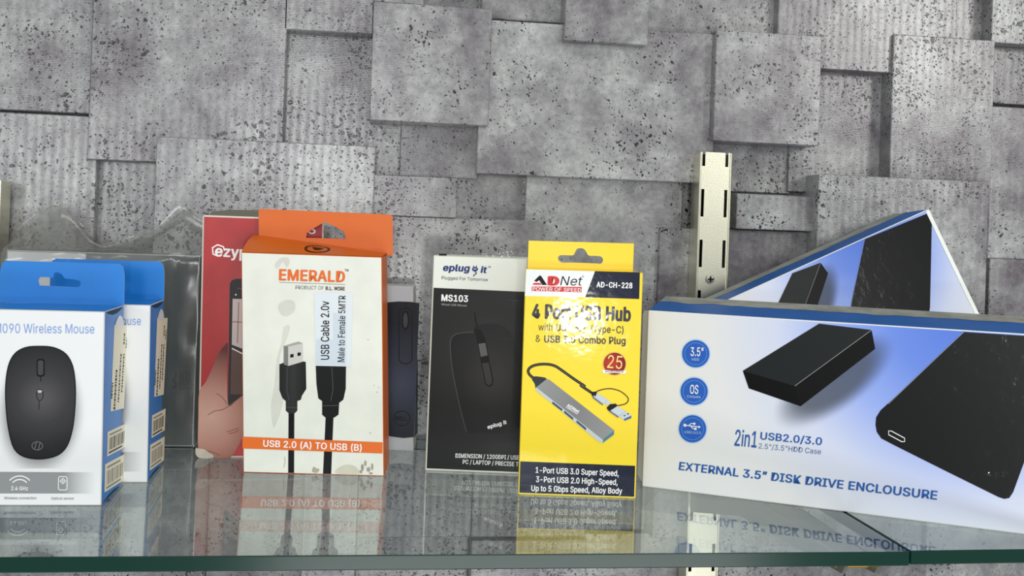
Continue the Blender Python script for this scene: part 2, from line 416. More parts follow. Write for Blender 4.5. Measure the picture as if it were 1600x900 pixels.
# ------------------------------------------------------------------ wallpapered wall, its flat printed blocks given added relief that shades
WALL_Y = 0.932
def level_y(l): return 0.9275 - 0.0116 * l
wall_me = box_mesh('wall_back', (-1.1, WALL_Y, -0.75), (1.4, WALL_Y + 0.06, 1.0))
wall = link('wall_back', wall_me, M_CONC); wall['kind'] = 'structure'; wall.color = (0.6, 0.58, 0.6, 1)
def panel(x0, x1, z0, z1, lev, tone):
    cx, cz = (x0 + x1) / 2, (z0 + z1) / 2
    yf = level_y(lev)
    me = box_mesh('wallpaper_block', (x0 - cx, yf - WALL_Y, z0 - cz), (x1 - cx, 0.002, z1 - cz), 0.0007)
    o = link('wallpaper_block', me, M_CONC, wall); o.location = (cx, WALL_Y, cz)
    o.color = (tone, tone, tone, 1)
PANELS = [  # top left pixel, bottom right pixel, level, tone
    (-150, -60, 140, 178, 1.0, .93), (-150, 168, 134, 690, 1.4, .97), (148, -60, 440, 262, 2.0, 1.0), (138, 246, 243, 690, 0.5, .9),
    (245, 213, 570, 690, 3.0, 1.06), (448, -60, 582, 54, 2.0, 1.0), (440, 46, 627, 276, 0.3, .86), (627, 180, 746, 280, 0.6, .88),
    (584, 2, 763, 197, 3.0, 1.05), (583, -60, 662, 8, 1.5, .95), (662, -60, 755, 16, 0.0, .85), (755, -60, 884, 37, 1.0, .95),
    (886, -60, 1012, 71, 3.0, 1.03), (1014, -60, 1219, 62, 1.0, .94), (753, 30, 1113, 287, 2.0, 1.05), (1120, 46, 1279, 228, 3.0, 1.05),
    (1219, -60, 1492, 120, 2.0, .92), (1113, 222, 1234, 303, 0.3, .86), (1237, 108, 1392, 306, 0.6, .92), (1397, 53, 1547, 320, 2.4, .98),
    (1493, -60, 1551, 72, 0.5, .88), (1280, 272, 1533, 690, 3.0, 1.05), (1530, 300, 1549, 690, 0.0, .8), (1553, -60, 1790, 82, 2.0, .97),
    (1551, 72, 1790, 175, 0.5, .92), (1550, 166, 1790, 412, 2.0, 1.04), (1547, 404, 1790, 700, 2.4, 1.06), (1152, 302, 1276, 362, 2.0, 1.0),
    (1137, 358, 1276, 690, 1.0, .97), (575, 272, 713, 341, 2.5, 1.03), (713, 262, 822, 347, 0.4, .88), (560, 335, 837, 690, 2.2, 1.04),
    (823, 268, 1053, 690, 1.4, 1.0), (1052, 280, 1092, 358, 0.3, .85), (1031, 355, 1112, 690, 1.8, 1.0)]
xs_min, xs_max, z_top, z_bot = 9, -9, 9, 9
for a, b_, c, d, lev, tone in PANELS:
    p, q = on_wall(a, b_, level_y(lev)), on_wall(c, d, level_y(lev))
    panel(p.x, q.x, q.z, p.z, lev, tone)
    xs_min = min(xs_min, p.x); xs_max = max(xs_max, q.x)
# the same wallpaper relief goes on below the shelf and beyond the picture
def fill(x0, x1, z0, z1, depth=0):
    w, h = x1 - x0, z1 - z0
    if depth < 5 and max(w, h) > 0.16 or (depth < 5 and max(w, h) > 0.11 and rnd.random() < 0.5):
        t = rnd.uniform(0.35, 0.65)
        if w > h: fill(x0, x0 + w * t, z0, z1, depth + 1); fill(x0 + w * t, x1, z0, z1, depth + 1)
        else: fill(x0, x1, z0, z0 + h * t, depth + 1); fill(x0, x1, z0 + h * t, z1, depth + 1)
        return
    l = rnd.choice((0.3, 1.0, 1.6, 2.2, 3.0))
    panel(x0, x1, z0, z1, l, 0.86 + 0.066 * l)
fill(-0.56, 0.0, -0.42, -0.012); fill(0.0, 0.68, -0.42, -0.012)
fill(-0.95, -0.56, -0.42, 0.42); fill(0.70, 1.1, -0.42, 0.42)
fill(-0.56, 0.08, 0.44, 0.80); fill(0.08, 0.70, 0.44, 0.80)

# ------------------------------------------------------------------ slotted rails and bracket
M_STEEL = mat('brushed_steel', rgb(224, 222, 200), 0.33, 0.95, 0.5, wrinkle=0.10, wscale=900)
M_STEEL2 = mat('dull_zinc', rgb(150, 150, 140), 0.42, 1.0)
M_SCREW = mat('screw_steel', rgb(176, 176, 166), 0.35, 0.5)
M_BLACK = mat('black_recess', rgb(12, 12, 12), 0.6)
RAIL_Y = 0.882
rl, rr = on_wall(1093, 300, RAIL_Y), on_wall(1140, 300, RAIL_Y)
rail_w = rr.x - rl.x
rtop = on_wall(1115, 238, RAIL_Y).z
c1 = on_wall(1097.5, 318, RAIL_Y).x - rl.x; c2 = on_wall(1133.5, 318, RAIL_Y).x - rl.x
s_hi, s_lo = on_wall(1115, 296, RAIL_Y).z - rtop, on_wall(1115, 339, RAIL_Y).z - rtop
pitch = on_wall(1115, 375, RAIL_Y).z - rtop - s_hi
def make_rail(x, ztop, length, label):
    root = empty('slotted_rail', Matrix.Translation((x, RAIL_Y, ztop)))
    tag(root, label, 'shelf rail', 'slotted wall rails')
    hw = 0.0014
    gx = [0.0, c1 - hw, c1 + hw, c2 - hw, c2 + hw, rail_w]
    zs = [(0.0, s_lo - pitch)]
    k = 0
    while s_lo + pitch * k > -length + 0.03: zs.append((s_hi + pitch * k, s_lo + pitch * k)); k += 1
    gz = [0.0]
    for i, (a, b) in enumerate(zs): gz += ([b] if i == 0 else [a, b])
    gz.append(-length)
    verts = [Vector((x_, 0, z_)) for z_ in gz for x_ in gx]; faces = []
    for j in range(len(gz) - 1):
        for i in range(5):
            if j % 2 == 0 and i in (1, 3) and j < 2 * len(zs): continue
            faces.append((j * 6 + i, j * 6 + i + 1, (j + 1) * 6 + i + 1, (j + 1) * 6 + i))
    me = bpy.data.meshes.new('face_plate'); me.from_pydata([tuple(v) for v in verts], [], faces)
    o = link('face_plate', me, M_STEEL, root)
    md = o.modifiers.new('thickness', 'SOLIDIFY'); md.thickness = 0.0012; md.offset = -1 if me.polygons[0].normal.y < 0 else 1
    for s, xx in ((-1, 0.0), (1, rail_w)):
        link('side_flange', box_mesh('side_flange', (min(xx, xx - s * 0.0012), 0.0008, -length), (max(xx, xx - s * 0.0012), 0.024, -0.001), 0.0002), M_STEEL, root)
        link('rolled_lip', box_mesh('rolled_lip', (xx - 0.0009, -0.0011, -length), (xx + 0.0009, 0.0010, 0), 0.0005), M_STEEL, root)
    link('back_shadow', box_mesh('back_shadow', (0.0012, 0.014, -length), (rail_w - 0.0012, 0.0155, -0.001)), M_BLACK, root).name = 'shade_sheet'  # black sheet that paints in the shade behind the slots
    for zz in (on_wall(1113, 436, RAIL_Y).z - rtop,):
        bm = bmesh.new(); bmesh.ops.create_uvsphere(bm, u_segments=20, v_segments=8, radius=0.0043)
        for v in bm.verts: v.co = Vector((v.co.x, v.co.z * 0.45, v.co.y))
        me = bpy.data.meshes.new('screw'); bm.to_mesh(me); bm.free()
        sc = link('screw', me, M_SCREW, root); sc.location = (rail_w * 0.44, -0.0003, zz)
        for w_, h_ in ((0.0052, 0.0012), (0.0012, 0.0052)):
            link('cross_slot', box_mesh('cross_slot', (-w_ / 2, -0.00235, -h_ / 2), (w_ / 2, -0.0010, h_ / 2)), M_BLACK, sc)
    return root
make_rail(rl.x, rtop, 0.68, 'brushed steel slotted rail screwed to the wall behind the disk drive cartons')
lp = on_wall(1.5, 281, RAIL_Y)
make_rail(lp.x - rail_w, lp.z, 0.66, 'steel slotted rail on the wall behind the blue mouse cartons')
# bracket: two thin arms hooked into the rail, carrying the joint of the two shelves
SHELF_T = 0.0085; FRONT_Y = 0.579
br = empty('shelf_bracket', Matrix.Translation((rl.x, RAIL_Y, -SHELF_T)))
tag(br, 'steel double-arm shelf bracket under the joint of the two glass shelves', 'bracket')
for cx_ in (c1, c2):
    prof = [(0.004, -0.0003), (-0.288, -0.0003), (-0.294, -0.004), (-0.290, -0.009), (-0.12, -0.022), (0.0, -0.052), (0.004, -0.052)]
    n_ = len(prof); h = 0.0011
    vs_ = [(cx_ - h, y, z) for y, z in prof] + [(cx_ + h, y, z) for y, z in prof]
    fs = [tuple(range(n_)), tuple(range(2 * n_ - 1, n_ - 1, -1))] + [(i, (i + 1) % n_, n_ + (i + 1) % n_, n_ + i) for i in range(n_)]
    link('arm', mesh('arm', vs_, fs), M_STEEL2, br)
link('tip_pad', box_mesh('tip_pad', (c1 - 0.002, -0.284, -0.0082), (c2 + 0.002, -0.276, -0.0008), 0.001), mat('brass_tip', rgb(196, 160, 70), 0.35, 1.0), br)

# ------------------------------------------------------------------ glass shelves
def shelf(x0, x1, y0, y0b, label, dz=0.0):
    vs_ = [(x0, y0, -SHELF_T + dz), (x1, y0b, -SHELF_T + dz), (x1, 0.8925, -SHELF_T + dz), (x0, 0.8925, -SHELF_T + dz)]
    vs_ += [(x, y, dz) for x, y, z in vs_]
    me = mesh('glass_shelf', vs_, [(0, 1, 2, 3), (4, 5, 6, 7), (0, 1, 5, 4), (1, 2, 6, 5), (2, 3, 7, 6), (3, 0, 4, 7)])
    bm = bmesh.new(); bm.from_mesh(me); bmesh.ops.bevel(bm, geom=bm.edges[:], offset=0.0006, segments=1, affect='EDGES'); bm.to_mesh(me); bm.free()
    me.materials.append(M_GLASS); me.materials.append(M_GEDGE)
    for p in me.polygons: p.material_index = 0 if abs(p.normal.z) > 0.97 else 1
    return tag(link('glass_shelf', me), label, 'shelf')
JX = 0.3305
shelf(-0.80, JX - 0.0008, FRONT_Y + 0.0075, FRONT_Y - 0.002, 'clear glass shelf with green edge carrying the mouse and cable boxes')
shelf(JX + 0.0008, 1.0, FRONT_Y, FRONT_Y + 0.008, 'clear glass shelf with green edge under the right end of the disk drive carton')

# ------------------------------------------------------------------ print inks
WHITE = mat('white_card', rgb(226, 228, 228), 0.38, coat=0.25, coat_r=0.2)
IVORY = mat('ivory_card', rgb(226, 228, 216), 0.45, dirt=0.06)
INK_W = mat('white_ink', rgb(238, 238, 236), 0.4)
INK_K = mat('black_ink', rgb(16, 16, 18), 0.4, spec=0.12)
INK_G = mat('grey_ink', rgb(90, 92, 96), 0.45)

# ------------------------------------------------------------------ mouse cartons, blue and white
M_BLUE = mat('blue_card', rgb(32, 124, 205), 0.36, coat=0.35, coat_r=0.2, dirt=0.05)
M_HOLE = mat('carton_inside', rgb(16, 60, 92), 0.6)
M_CUT = mat('cut_card_edge', rgb(205, 205, 200), 0.6)
M_STICK = mat('cream_sticker', rgb(240, 235, 212), 0.5)
M_BAR = mat('barcode_ink', rgb(62, 58, 55), 0.5)
M_BAR2 = mat('faded_barcode_ink', rgb(150, 140, 128), 0.5)
def mouse_carton():
    M, W, H, k = stand((-52, 790), (158, 790), (-46, 482))
    T = 0.0500
    c = Carton('mouse_carton', '', 'carton', M, W, T, H,
               dict(front=WHITE, back=M_BLUE, left=M_BLUE, right=M_BLUE, top=M_BLUE, bottom=M_BLUE), M_CUT, k=k)
    F, S, Bk, root = c.front, c.right, c.backp, c.root
    # hang tab with slot
    w = lambda x, y: Bk.uv(x, y)
    p = [Vector((q.x - k * q.y, q.y)) for q in (w(203, 478), w(202, 468), w(196, 430), w(192, 417), w(186, 412.5))]
    left = [Vector((W - q.x, q.y)) for q in p]
    tab = [Vector((0, H))] + [Vector((max(0, l.x), l.y)) for l in left[1:]] + list(reversed([Vector((min(q.x, W), q.y)) for q in p[1:]])) + [Vector((W, H))]
    hole = [Vector((Bk.uv(*q).x - k * Bk.uv(*q).y, Bk.uv(*q).y)) for q in ((62, 446), (60, 438), (62, 433), (72, 433), (82, 434), (84, 427), (89, 425), (96, 428), (101, 435), (118, 437), (126, 440), (126, 446), (121, 449), (95, 447.5))]
    Bk.slab('hang_tab', [tuple(q) for q in tab], M_BLUE, 0.0006, holes=[[tuple(q) for q in hole]], raw=True, back=M_CUT)
    # tuck slot arc at the top of the side
    S.poly('tuck_slot', [tuple(q) for q in ([Vector((T * t, H - 0.0004 + 0.0 * t)) for t in (0.04, 0.96)] + [Vector((T * t, H - 0.0004 - 0.0035 * math.sin(math.pi * t))) for t in (0.8, 0.6, 0.4, 0.2)])], M_HOLE, 1, raw=True)
    S.poly('base_slot', [tuple(q) for q in ([Vector((T * t, 0.0003)) for t in (0.04, 0.96)] + [Vector((T * t, 0.0003 + 0.0022 * math.sin(math.pi * t))) for t in (0.8, 0.6, 0.4, 0.2)])], M_HOLE, 1, raw=True)
    blue = mat('pale_blue_ink', rgb(126, 158, 216), 0.4)
    F.text('product_lettering', 'M090 Wireless Mouse', (-9, 520), (147.5, 521), 14.5, blue, 0.0)
    out = catmull([(62, 541), (84, 543), (103, 553), (114, 573), (118, 605), (117, 640), (113, 672), (104, 698), (88, 712), (62, 717),
                   (37, 713), (22, 700), (14, 672), (10, 640), (9, 605), (13, 573), (23, 553), (40, 543)], 4)
    a, b = F.uv(63, 610), F.uv(63, 720)
    halo = soft_print('mouse_shadow_print', F.uv(63, 645), (1, 0), 0.0285, 0.043, rgb(96, 97, 104), 0.75)
    F.poly('picture_shadow', [(-8, 560), (136, 560), (136, 732), (-8, 732)], halo, 1)
    body = printed('mouse_body_print', [(0.0, rgb(84, 83, 84)), (0.35, rgb(56, 56, 58)), (0.7, rgb(36, 37, 40)), (1.0, rgb(22, 23, 26))], 'rad', F.uv(66, 622), 0.045)
    F.poly('mouse_picture', out, body, 2)
    F.stroke('mouse_rim', out, 1.6, INK_K, 3, closed=True)
    F.poly('scroll_wheel_picture', rrect(57.5, 560.5, 70, 588.5, 4), INK_K, 3)
    F.poly('wheel_core_picture', rrect(59.5, 563, 68, 586, 3), mat('wheel_grey_ink', rgb(62, 62, 64), .4), 4)
    F.stroke('button_ring', circle(62.5, 617, 5.2, 20, 9), 1.1, INK_K, 3, closed=True)
    F.poly('button_glint', circle(62.5, 611.5, 3.6, 14, 2.3), mat('pale_grey_ink', rgb(180, 180, 182), .4), 4)
    F.stroke('seam_line', [(64, 588), (64, 596)], 1.2, INK_K, 3); F.stroke('seam_line', [(61.5, 627), (61, 640)], 1.0, INK_K, 3)
    lg = mat('logo_grey_ink', rgb(112, 112, 114), .4)
    F.stroke('emblem', circle(58.5, 696.5, 8.4, 24, 6.4), 1.0, lg, 3, closed=True)
    F.stroke('emblem', [(57, 690.5), (54.5, 701)], 1.1, lg, 3); F.stroke('emblem', [(63, 691.5), (60.2, 702.5)], 1.1, lg, 3)
    band = printed('grey_band_print', [(0.0, rgb(140, 143, 145)), (0.55, rgb(140, 143, 145)), (1.0, rgb(224, 226, 227))], 'lin', F.uv(40, 755), F.uv(148, 755))
    F.poly('info_band', [(-40, 737), (148, 738), (147, 771), (-40, 771)], band, 1)
    for r_, s in ((20, 1.7), (14, 1.7)):
        F.stroke('signal_arc', [(31 + r_ * math.cos(R(t)), 762 - r_ * 0.92 * math.sin(R(t))) for t in range(38, 143, 8)], s, INK_W, 2)
    F.text('info_lettering', '2.4 GHz', (17.5, 765.5), (44, 766), 6, INK_W, 0.02)
    F.stroke('sensor_icon', rrect(91.5, 744.5, 105, 765.5, 3), 1.2, INK_W, 2, closed=True)
    F.stroke('sensor_icon', circle(98.3, 751.5, 3.6, 16), 0.9, INK_W, 2, closed=True)
    F.stroke('sensor_icon', [(93, 751.5), (103.5, 751.5)], 0.9, INK_W, 2); F.stroke('sensor_icon', [(98.3, 746.3), (98.3, 756.7)], 0.9, INK_W, 2)
    F.text('info_lettering', 'Wireless connection', (6.5, 780), (57, 780), 4, INK_G); F.text('info_lettering', 'Optical sensor', (80, 780.5), (116, 780.5), 4, INK_G)
    # stickers on the blue side
    S.poly('peeled_sticker', catmull([(180, 509), (183, 498), (187, 493), (191, 497), (193, 509), (187, 513)], 4), WHITE, 2)
    S.poly('price_sticker', [(178.5, 508), (201.5, 508), (193.5, 638), (172.5, 643)], M_STICK, 1)
    k = 0
    for (x, ya, yb) in ((199, 528, 545), (195, 521, 538), (196, 553, 616), (191.5, 553, 632), (186, 578, 641), (181, 598, 625)):
        y = ya
        while y < yb - 2:
            h = 1.6 + (k * 7 % 5) * 0.7; k += 1
            dx = (y - 508) * -0.06
            S.stroke('tiny_print', [(x + dx, y), (x + dx - 0.1, y + h)], 1.8 if x != 186 else 2.6, INK_K, 2); y += h + 1.5
    def barcode(q, ink):
        q = [Vector(p_) for p_ in q]
        S.poly('barcode_sticker', [tuple(p_) for p_ in q], M_STICK, 1)
        t = 0.10; i = 0
        while t < 0.9:
            wd = (0.022, 0.05, 0.03, 0.06, 0.026)[i % 5]; i += 1
            g = lambda s, v: tuple((q[0] * (1 - s) + q[1] * s) * (1 - v) + (q[3] * (1 - s) + q[2] * s) * v)
            S.poly('barcode_bar', [g(t, .28), g(t + wd, .28), g(t + wd, .78), g(t, .78)], ink, 2); t += wd + 0.045
        S.poly('barcode_caption', [g(.1, .12), g(.75, .12), g(.75, .19), g(.1, .19)], M_BAR2, 2)
        S.poly('barcode_caption', [g(.08, .85), g(.8, .85), g(.8, .92), g(.08, .92)], ink, 2)
    barcode([(168, 675), (198, 661), (196, 698), (167, 713.5)], M_BAR)
    barcode([(164, 725.5), (196, 708.5), (194.5, 749), (163, 769.5)], M_BAR2)
    return c
hpA = mouse_carton()
hpA.root['label'] = 'blue and white wireless mouse carton with the whole mouse picture and grey info band showing'
hpA.root['group'] = 'blue mouse cartons'
def copy_tree(o, parent=None):
    c = o.copy(); COL.objects.link(c)
    if parent is not None:
        c.parent = parent; c.matrix_parent_inverse = o.matrix_parent_inverse.copy()
    for ch in list(o.children): copy_tree(ch, c)
    return c
hpB = copy_tree(hpA.root)
hpB['label'] = 'blue and white mouse carton standing half hidden behind the other blue mouse carton'
pB = on_shelf(230, 754)
yb_ = R(0.5)
hpB.matrix_world = Matrix.Translation(pB - Vector((math.cos(yb_), math.sin(yb_), 0)) * hpA.W) @ Matrix.Rotation(yb_, 4, 'Z')

# ------------------------------------------------------------------ bagged dark carton behind
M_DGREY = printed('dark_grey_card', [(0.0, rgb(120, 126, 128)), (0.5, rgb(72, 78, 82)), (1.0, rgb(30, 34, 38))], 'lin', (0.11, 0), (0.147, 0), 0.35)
cr = on_shelf(301, 699); cw = 0.148
Mc = Matrix.Translation((cr.x - cw, cr.y, 0.001))
hC = 0.0
d_ = ray(60, 394); hC = (CAM + d_ * ((cr.y - CAM.y) / d_.y)).z
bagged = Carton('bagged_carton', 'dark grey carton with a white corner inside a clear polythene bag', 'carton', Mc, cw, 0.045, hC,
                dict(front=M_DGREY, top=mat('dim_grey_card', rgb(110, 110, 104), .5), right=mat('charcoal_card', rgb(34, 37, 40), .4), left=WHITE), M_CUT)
bagged.front.poly('white_print', [(0.001, hC - 0.001), (0.001, 0.002), (0.06, 0.002), (0.06, hC - 0.001)], WHITE, 1, raw=True)
for s_ in ([(282, 580), (282, 607), (298, 606)], [(296, 580), (296, 597)], [(291.5, 579), (291.5, 596)], [(294, 583), (286, 583.5), (285, 601), (294, 601), (294, 594), (289, 594)]):
    bagged.front.stroke('box_lettering', s_, 1.7, INK_K, 2)
bagged.front.stroke('box_lettering', catmull([(275, 580), (274.5, 590), (271, 594), (274, 598), (274.5, 604), (270, 605)], 4, False), 3.6, INK_K, 2)
# the bag: a loose crumpled sleeve closed at the bottom, open and collapsed at the top
def poly_bag():
    n, mrows = 96, 34
    m = 0.0035; x0, x1, y0, y1 = -m, cw + m, -m, 0.045 + m
    per = []
    for i in range(n):
        t = i / n * 2 * (x1 - x0 + y1 - y0)
        if t < x1 - x0: per.append((x0 + t, y0))
        elif t < x1 - x0 + y1 - y0: per.append((x1, y0 + t - (x1 - x0)))
        elif t < 2 * (x1 - x0) + y1 - y0: per.append((x1 - (t - (x1 - x0) - (y1 - y0)), y1))
        else: per.append((x0, y1 - (t - 2 * (x1 - x0) - (y1 - y0))))
    vs_, fs = [], []
    top = hC + 0.030
    for j in range(mrows + 1):
        z = top * j / mrows
        for i, (x, y) in enumerate(per):
            amp = 0.0020 if z < hC * 0.93 else 0.0060
            nv = noise.noise_vector(Vector((x * 38, y * 38 + 7, z * 26))) + 0.5 * noise.noise_vector(Vector((x * 110, y * 110, z * 60)))
            k = max(0.0, (z - hC) / 0.027)
            yy = y + (0.034 - y) * min(1, k * 1.1) * 0.86
            zz = z
            if k > 0:
                xr = x / cw
                prof = 0.55 + 0.9 * noise.noise(Vector((x * 24, 3.3, 0))) + 0.55 * math.exp(-((xr - 0.16) / 0.14) ** 2) + 0.75 * math.exp(-((xr - 0.83) / 0.09) ** 2)
                zz = hC + k * 0.027 * max(0.12, min(1.5, prof))
            ox = nv.x * amp; oy = nv.y * amp
            if z < hC:      # stay outside the carton
                if x <= 0: ox = -abs(ox)
                if x >= cw: ox = abs(ox)
                if y <= 0: oy = -abs(oy)
                if y >= 0.045: oy = abs(oy)
            vs_.append((x + ox, yy + oy, zz + (nv.z * amp * 0.6 if 0 < j else 0)))
    for j in range(mrows):
        for i in range(n):
            fs.append((j * n + i, j * n + (i + 1) % n, (j + 1) * n + (i + 1) % n, (j + 1) * n + i))
    me = mesh('polythene_bag', vs_, fs, True)
    o = link('polythene_bag', me, M_FILM)
    o.matrix_world = Mc
    return tag(o, 'crumpled clear polythene bag pulled over the dark grey carton', 'bag')
poly_bag()

# ------------------------------------------------------------------ red phone accessory box
M_RED = mat('red_card', rgb(172, 26, 28), 0.36, coat=0.3, coat_r=0.2, dirt=0.16)
M_REDD = mat('dark_red_card', rgb(120, 20, 24), 0.5)
Mr, Wr, Hr, kr = stand((309, 715.5), (499, 713.5), (316.5, 336))
red = Carton('phone_accessory_box', 'red box printed with a hand holding a phone behind the orange cable carton', 'box', Mr, Wr, 0.042, Hr,
             dict(front=M_RED, left=mat('worn_card', rgb(200, 196, 186), .5), right=M_RED, top=mat('box_interior', rgb(30, 28, 24), .7), bottom=M_RED), mat('worn_white_edge', rgb(226, 218, 204), .6), 0.0012, k=kr)
F = red.front
bk = red.backp
bk.slab('lid_flap', [tuple(q) for q in [Vector((0.0, Hr - 0.002)), Vector((0.004, Hr + 0.0035)), Vector((0.02, Hr + 0.0055)), Vector((0.06, Hr + 0.0065)), Vector((Wr - 0.006, Hr + 0.005)), Vector((Wr, Hr - 0.002))]], mat('lid_grey_card', rgb(120, 118, 104), .6), 0.0008, raw=True)
F.stroke('brand_emblem', [(340, 400), (333, 397), (332, 387), (340, 382.5), (349, 385.5), (351, 392)], 2.2, INK_W, 2)
F.text('brand_lettering', 'ezyp', (335.5, 400), (386, 403), 17, INK_W, 0.03)
F.text('brand_lettering', 'S', (481, 365), (493, 365.5), 14, INK_W, 0.01)
z4 = lambda x, y: (290 + x / 4.706, 310 + y / 4.706)
z5 = lambda x, y: (290 + x / 4.706, 480 + y / 4.706)
z6 = lambda x, y: (290 + x / 4.706, 640 + y / 4.706)
zh = lambda x, y: (300 + x / 6.43, 600 + y / 6.43)
F.poly('phone_picture', [(359, 444), (362, 438), (369, 435.5), (440, 438), (440, 645), (356, 645)], mat('phone_black_ink', rgb(30, 27, 28), .4), 1)
F.poly('phone_screen_picture', [z4(346, 738), (432, 469), (432, 545), (379, 545), z5(340, 275)], mat('phone_screen_ink', rgb(196, 186, 182), .4), 2)
for a_, b2 in (((373, 472), (371, 536)), ((362.5, 502.5), (380, 503.5))):
    F.stroke('screen_line', [a_, b2], 1.5, mat('tan_ink', rgb(150, 110, 92), .4), 3)
F.poly('screen_photo_picture', [z5(340, 290), z5(420, 340), (440, 552), (440, 618), z5(330, 640), z5(332, 500)], mat('brown_ink', rgb(88, 64, 54), .4), 3)
F.stroke('screen_line', [z5(340, 302), z5(420, 342)], 1.6, INK_W, 4)
F.stroke('phone_detail', [(370, 450.5), (380, 451)], 1.0, INK_G, 2); F.poly('phone_detail', circle(368.5, 460.5, 1.3, 10), INK_W, 2)
skin = printed('hand_skin_print', [(0.0, rgb(206, 166, 150)), (0.4, rgb(186, 138, 122)), (0.72, rgb(150, 98, 86)), (1.0, rgb(92, 52, 46))], 'rad', F.uv(330, 650), 0.052)
F.poly('hand_picture', catmull([(356, 537), (350, 541), (342, 552), (333, 572), (322, 596), (311.5, 612), (310, 650), (309.6, 700), (316, 711), (330, 714.5), (348, 716), (362, 713),
                        (373, 695), (385, 668), (392, 640), (386, 614), (379, 618), (368, 627), (357, 633), (355, 600), (355, 565)], 4), skin, 4)
crease = mat('skin_crease_ink', rgb(138, 82, 74), .5)
for pth in ([zh(245, 95), zh(290, 120), zh(330, 165), zh(352, 205)], [zh(160, 310), zh(230, 270), zh(310, 255), zh(390, 205), zh(500, 120)], [zh(350, 480), zh(420, 460), zh(468, 440)], [zh(370, 497), zh(430, 485), zh(472, 462)], [zh(160, 670), zh(220, 690), zh(280, 715)]):
    F.stroke('hand_crease', catmull(pth, 4, False), 1.1, crease, 5)
F.poly('worn_corner', catmull([zh(40, 640), zh(60, 645), zh(120, 652), zh(160, 680), zh(210, 710), zh(215, 735), zh(150, 748), zh(70, 738), zh(38, 700)], 3), mat('scuffed_card', rgb(214, 204, 186), .7, dirt=.3), 6)

# ------------------------------------------------------------------ orange and white cable carton
M_OR = mat('orange_card', rgb(212, 104, 32), 0.4, coat=0.25, coat_r=0.22, dirt=0.05)
Me_, We, He, ke = stand((380, 738), (600, 744), (377, 394))
Te = 0.044
cab = Carton('cable_carton', 'white and orange cable carton with an orange hang tab and two black plugs pictured', 'carton', Me_, We, Te, He,
             dict(front=IVORY, back=M_OR, left=M_OR, right=M_OR, top=M_OR, bottom=M_OR), M_OR, 0.0005, k=ke)
F, Bk = cab.front, cab.backp
lf, rf = 0.0125, 0.0015                      # the top flap bulges upwards at the back, more on the left
NU = 10
vs_, fs = [], []
for j in range(5):
    for i in range(NU + 1):
        u = i / NU; t = j / 4
        vs_.append((We * u + ke * He, 0.0003 + (Te - 0.0006) * t, He + (lf + (rf - lf) * u) * (1 - (1 - t) ** 1.7) + 0.0002))
for j in range(4):
    for i in range(NU): fs.append((j * (NU + 1) + i, j * (NU + 1) + i + 1, (j + 1) * (NU + 1) + i + 1, (j + 1) * (NU + 1) + i))
tf = link('top_flap', mesh('top_flap', vs_, fs, True), M_OR, cab.root)
M_OR2 = mat('orange_card_shaded', rgb(150, 74, 28), 0.6)  # darker copy of the orange, paints the shade under the raised flap
for s, xx, hh in ((0, 0.0003, lf), (1, We - 0.0003, rf)):
    link('flap_gusset', mesh('flap_gusset', [(xx + ke * He, 0.0005, He), (xx + ke * He, Te, He), (xx + ke * He, Te, He + hh), (xx + ke * He, Te * .5, He + hh * .68)], [(0, 1, 2, 3)]), M_OR2, cab.root)
unk = lambda f, q: Vector((f.uv(*q).x - f.k * f.uv(*q).y, f.uv(*q).y))
tt = [unk(Bk, q) for q in ((404, 331), (405, 327.5), (408, 326.2), (609, 335.2), (613.5, 338.5), (613.5, 345))]
tabp = [Vector((tt[0].x, He))] + tt + [Vector((tt[5].x, He))]
Bk.slab('hang_tab', [tuple(q) for q in tabp], M_OR, 0.0007, holes=[[tuple(unk(Bk, z4(*q))) for q in ((885, 290), (892, 252), (955, 212), (1022, 172), (1095, 205), (1162, 243), (1181, 298), (1030, 293))]], raw=True, back=M_CUT)
M_OT = mat('orange_ink', rgb(224, 108, 38), .42)
F.text('brand_lettering', 'EMERALD', z4(686, 600), z4(1172, 615), 17.2, M_OT, 0.035)
F.text('trademark', 'TM', z4(1170, 536), z4(1198, 537), 3.6, INK_K, 0.01)
F.stroke('brand_rule', [z4(690, 617), z4(1175, 633)], 0.6, INK_G, 2)
F.text('maker_lettering', 'PRODUCT OF', z4(808, 667), z4(1016, 672), 5.6, INK_G, 0.0)
F.text('maker_lettering', 'B.L. WIRE', z4(1030, 673), z4(1172, 677), 5.6, INK_K, 0.025)
stain = mat('grime_mark', rgb(211, 211, 199), .55, dirt=.10)
F.poly('stain', catmull([z4(655, 490), z4(690, 445), z4(750, 435), z4(765, 470), z4(745, 505), z4(715, 465), z4(690, 500), z4(668, 515)], 3), stain, 1)
F.poly('stain', catmull([z4(680, 800), z4(700, 765), z4(760, 745), z4(805, 770), z4(800, 830), z4(745, 866), z4(700, 850)], 3), stain, 1)
F.poly('stain', catmull([z5(720, 150), z5(768, 140), z5(745, 230), z5(715, 300), z5(690, 400), z5(715, 600), z5(712, 720), z5(668, 850), z5(645, 880), z5(628, 730), z5(655, 560), z5(672, 380), z5(705, 260)], 3), stain, 1)
grime = mat('grime_dark', rgb(178, 174, 152), .6, dirt=.35)
F.poly('stain', catmull([z6(1100, 465), z6(1120, 430), z6(1180, 405), z6(1240, 415), z6(1270, 440), z6(1300, 470), z6(1200, 474)], 3), mat('grime_mid', rgb(208, 205, 186), .6, dirt=.15), 1)
for x_, y_, r1, r2 in ((1300, 425, 3, 7), (1322, 395, 2.5, 6), (1345, 440, 4, 5), (1372, 420, 2.5, 7), (1362, 468, 4, 2), (1290, 455, 3, 3)):
    q = z6(x_, y_); F.poly('stain', circle(q[0], q[1], r1 * 0.8, 12, r2 * 0.8), grime, 1)
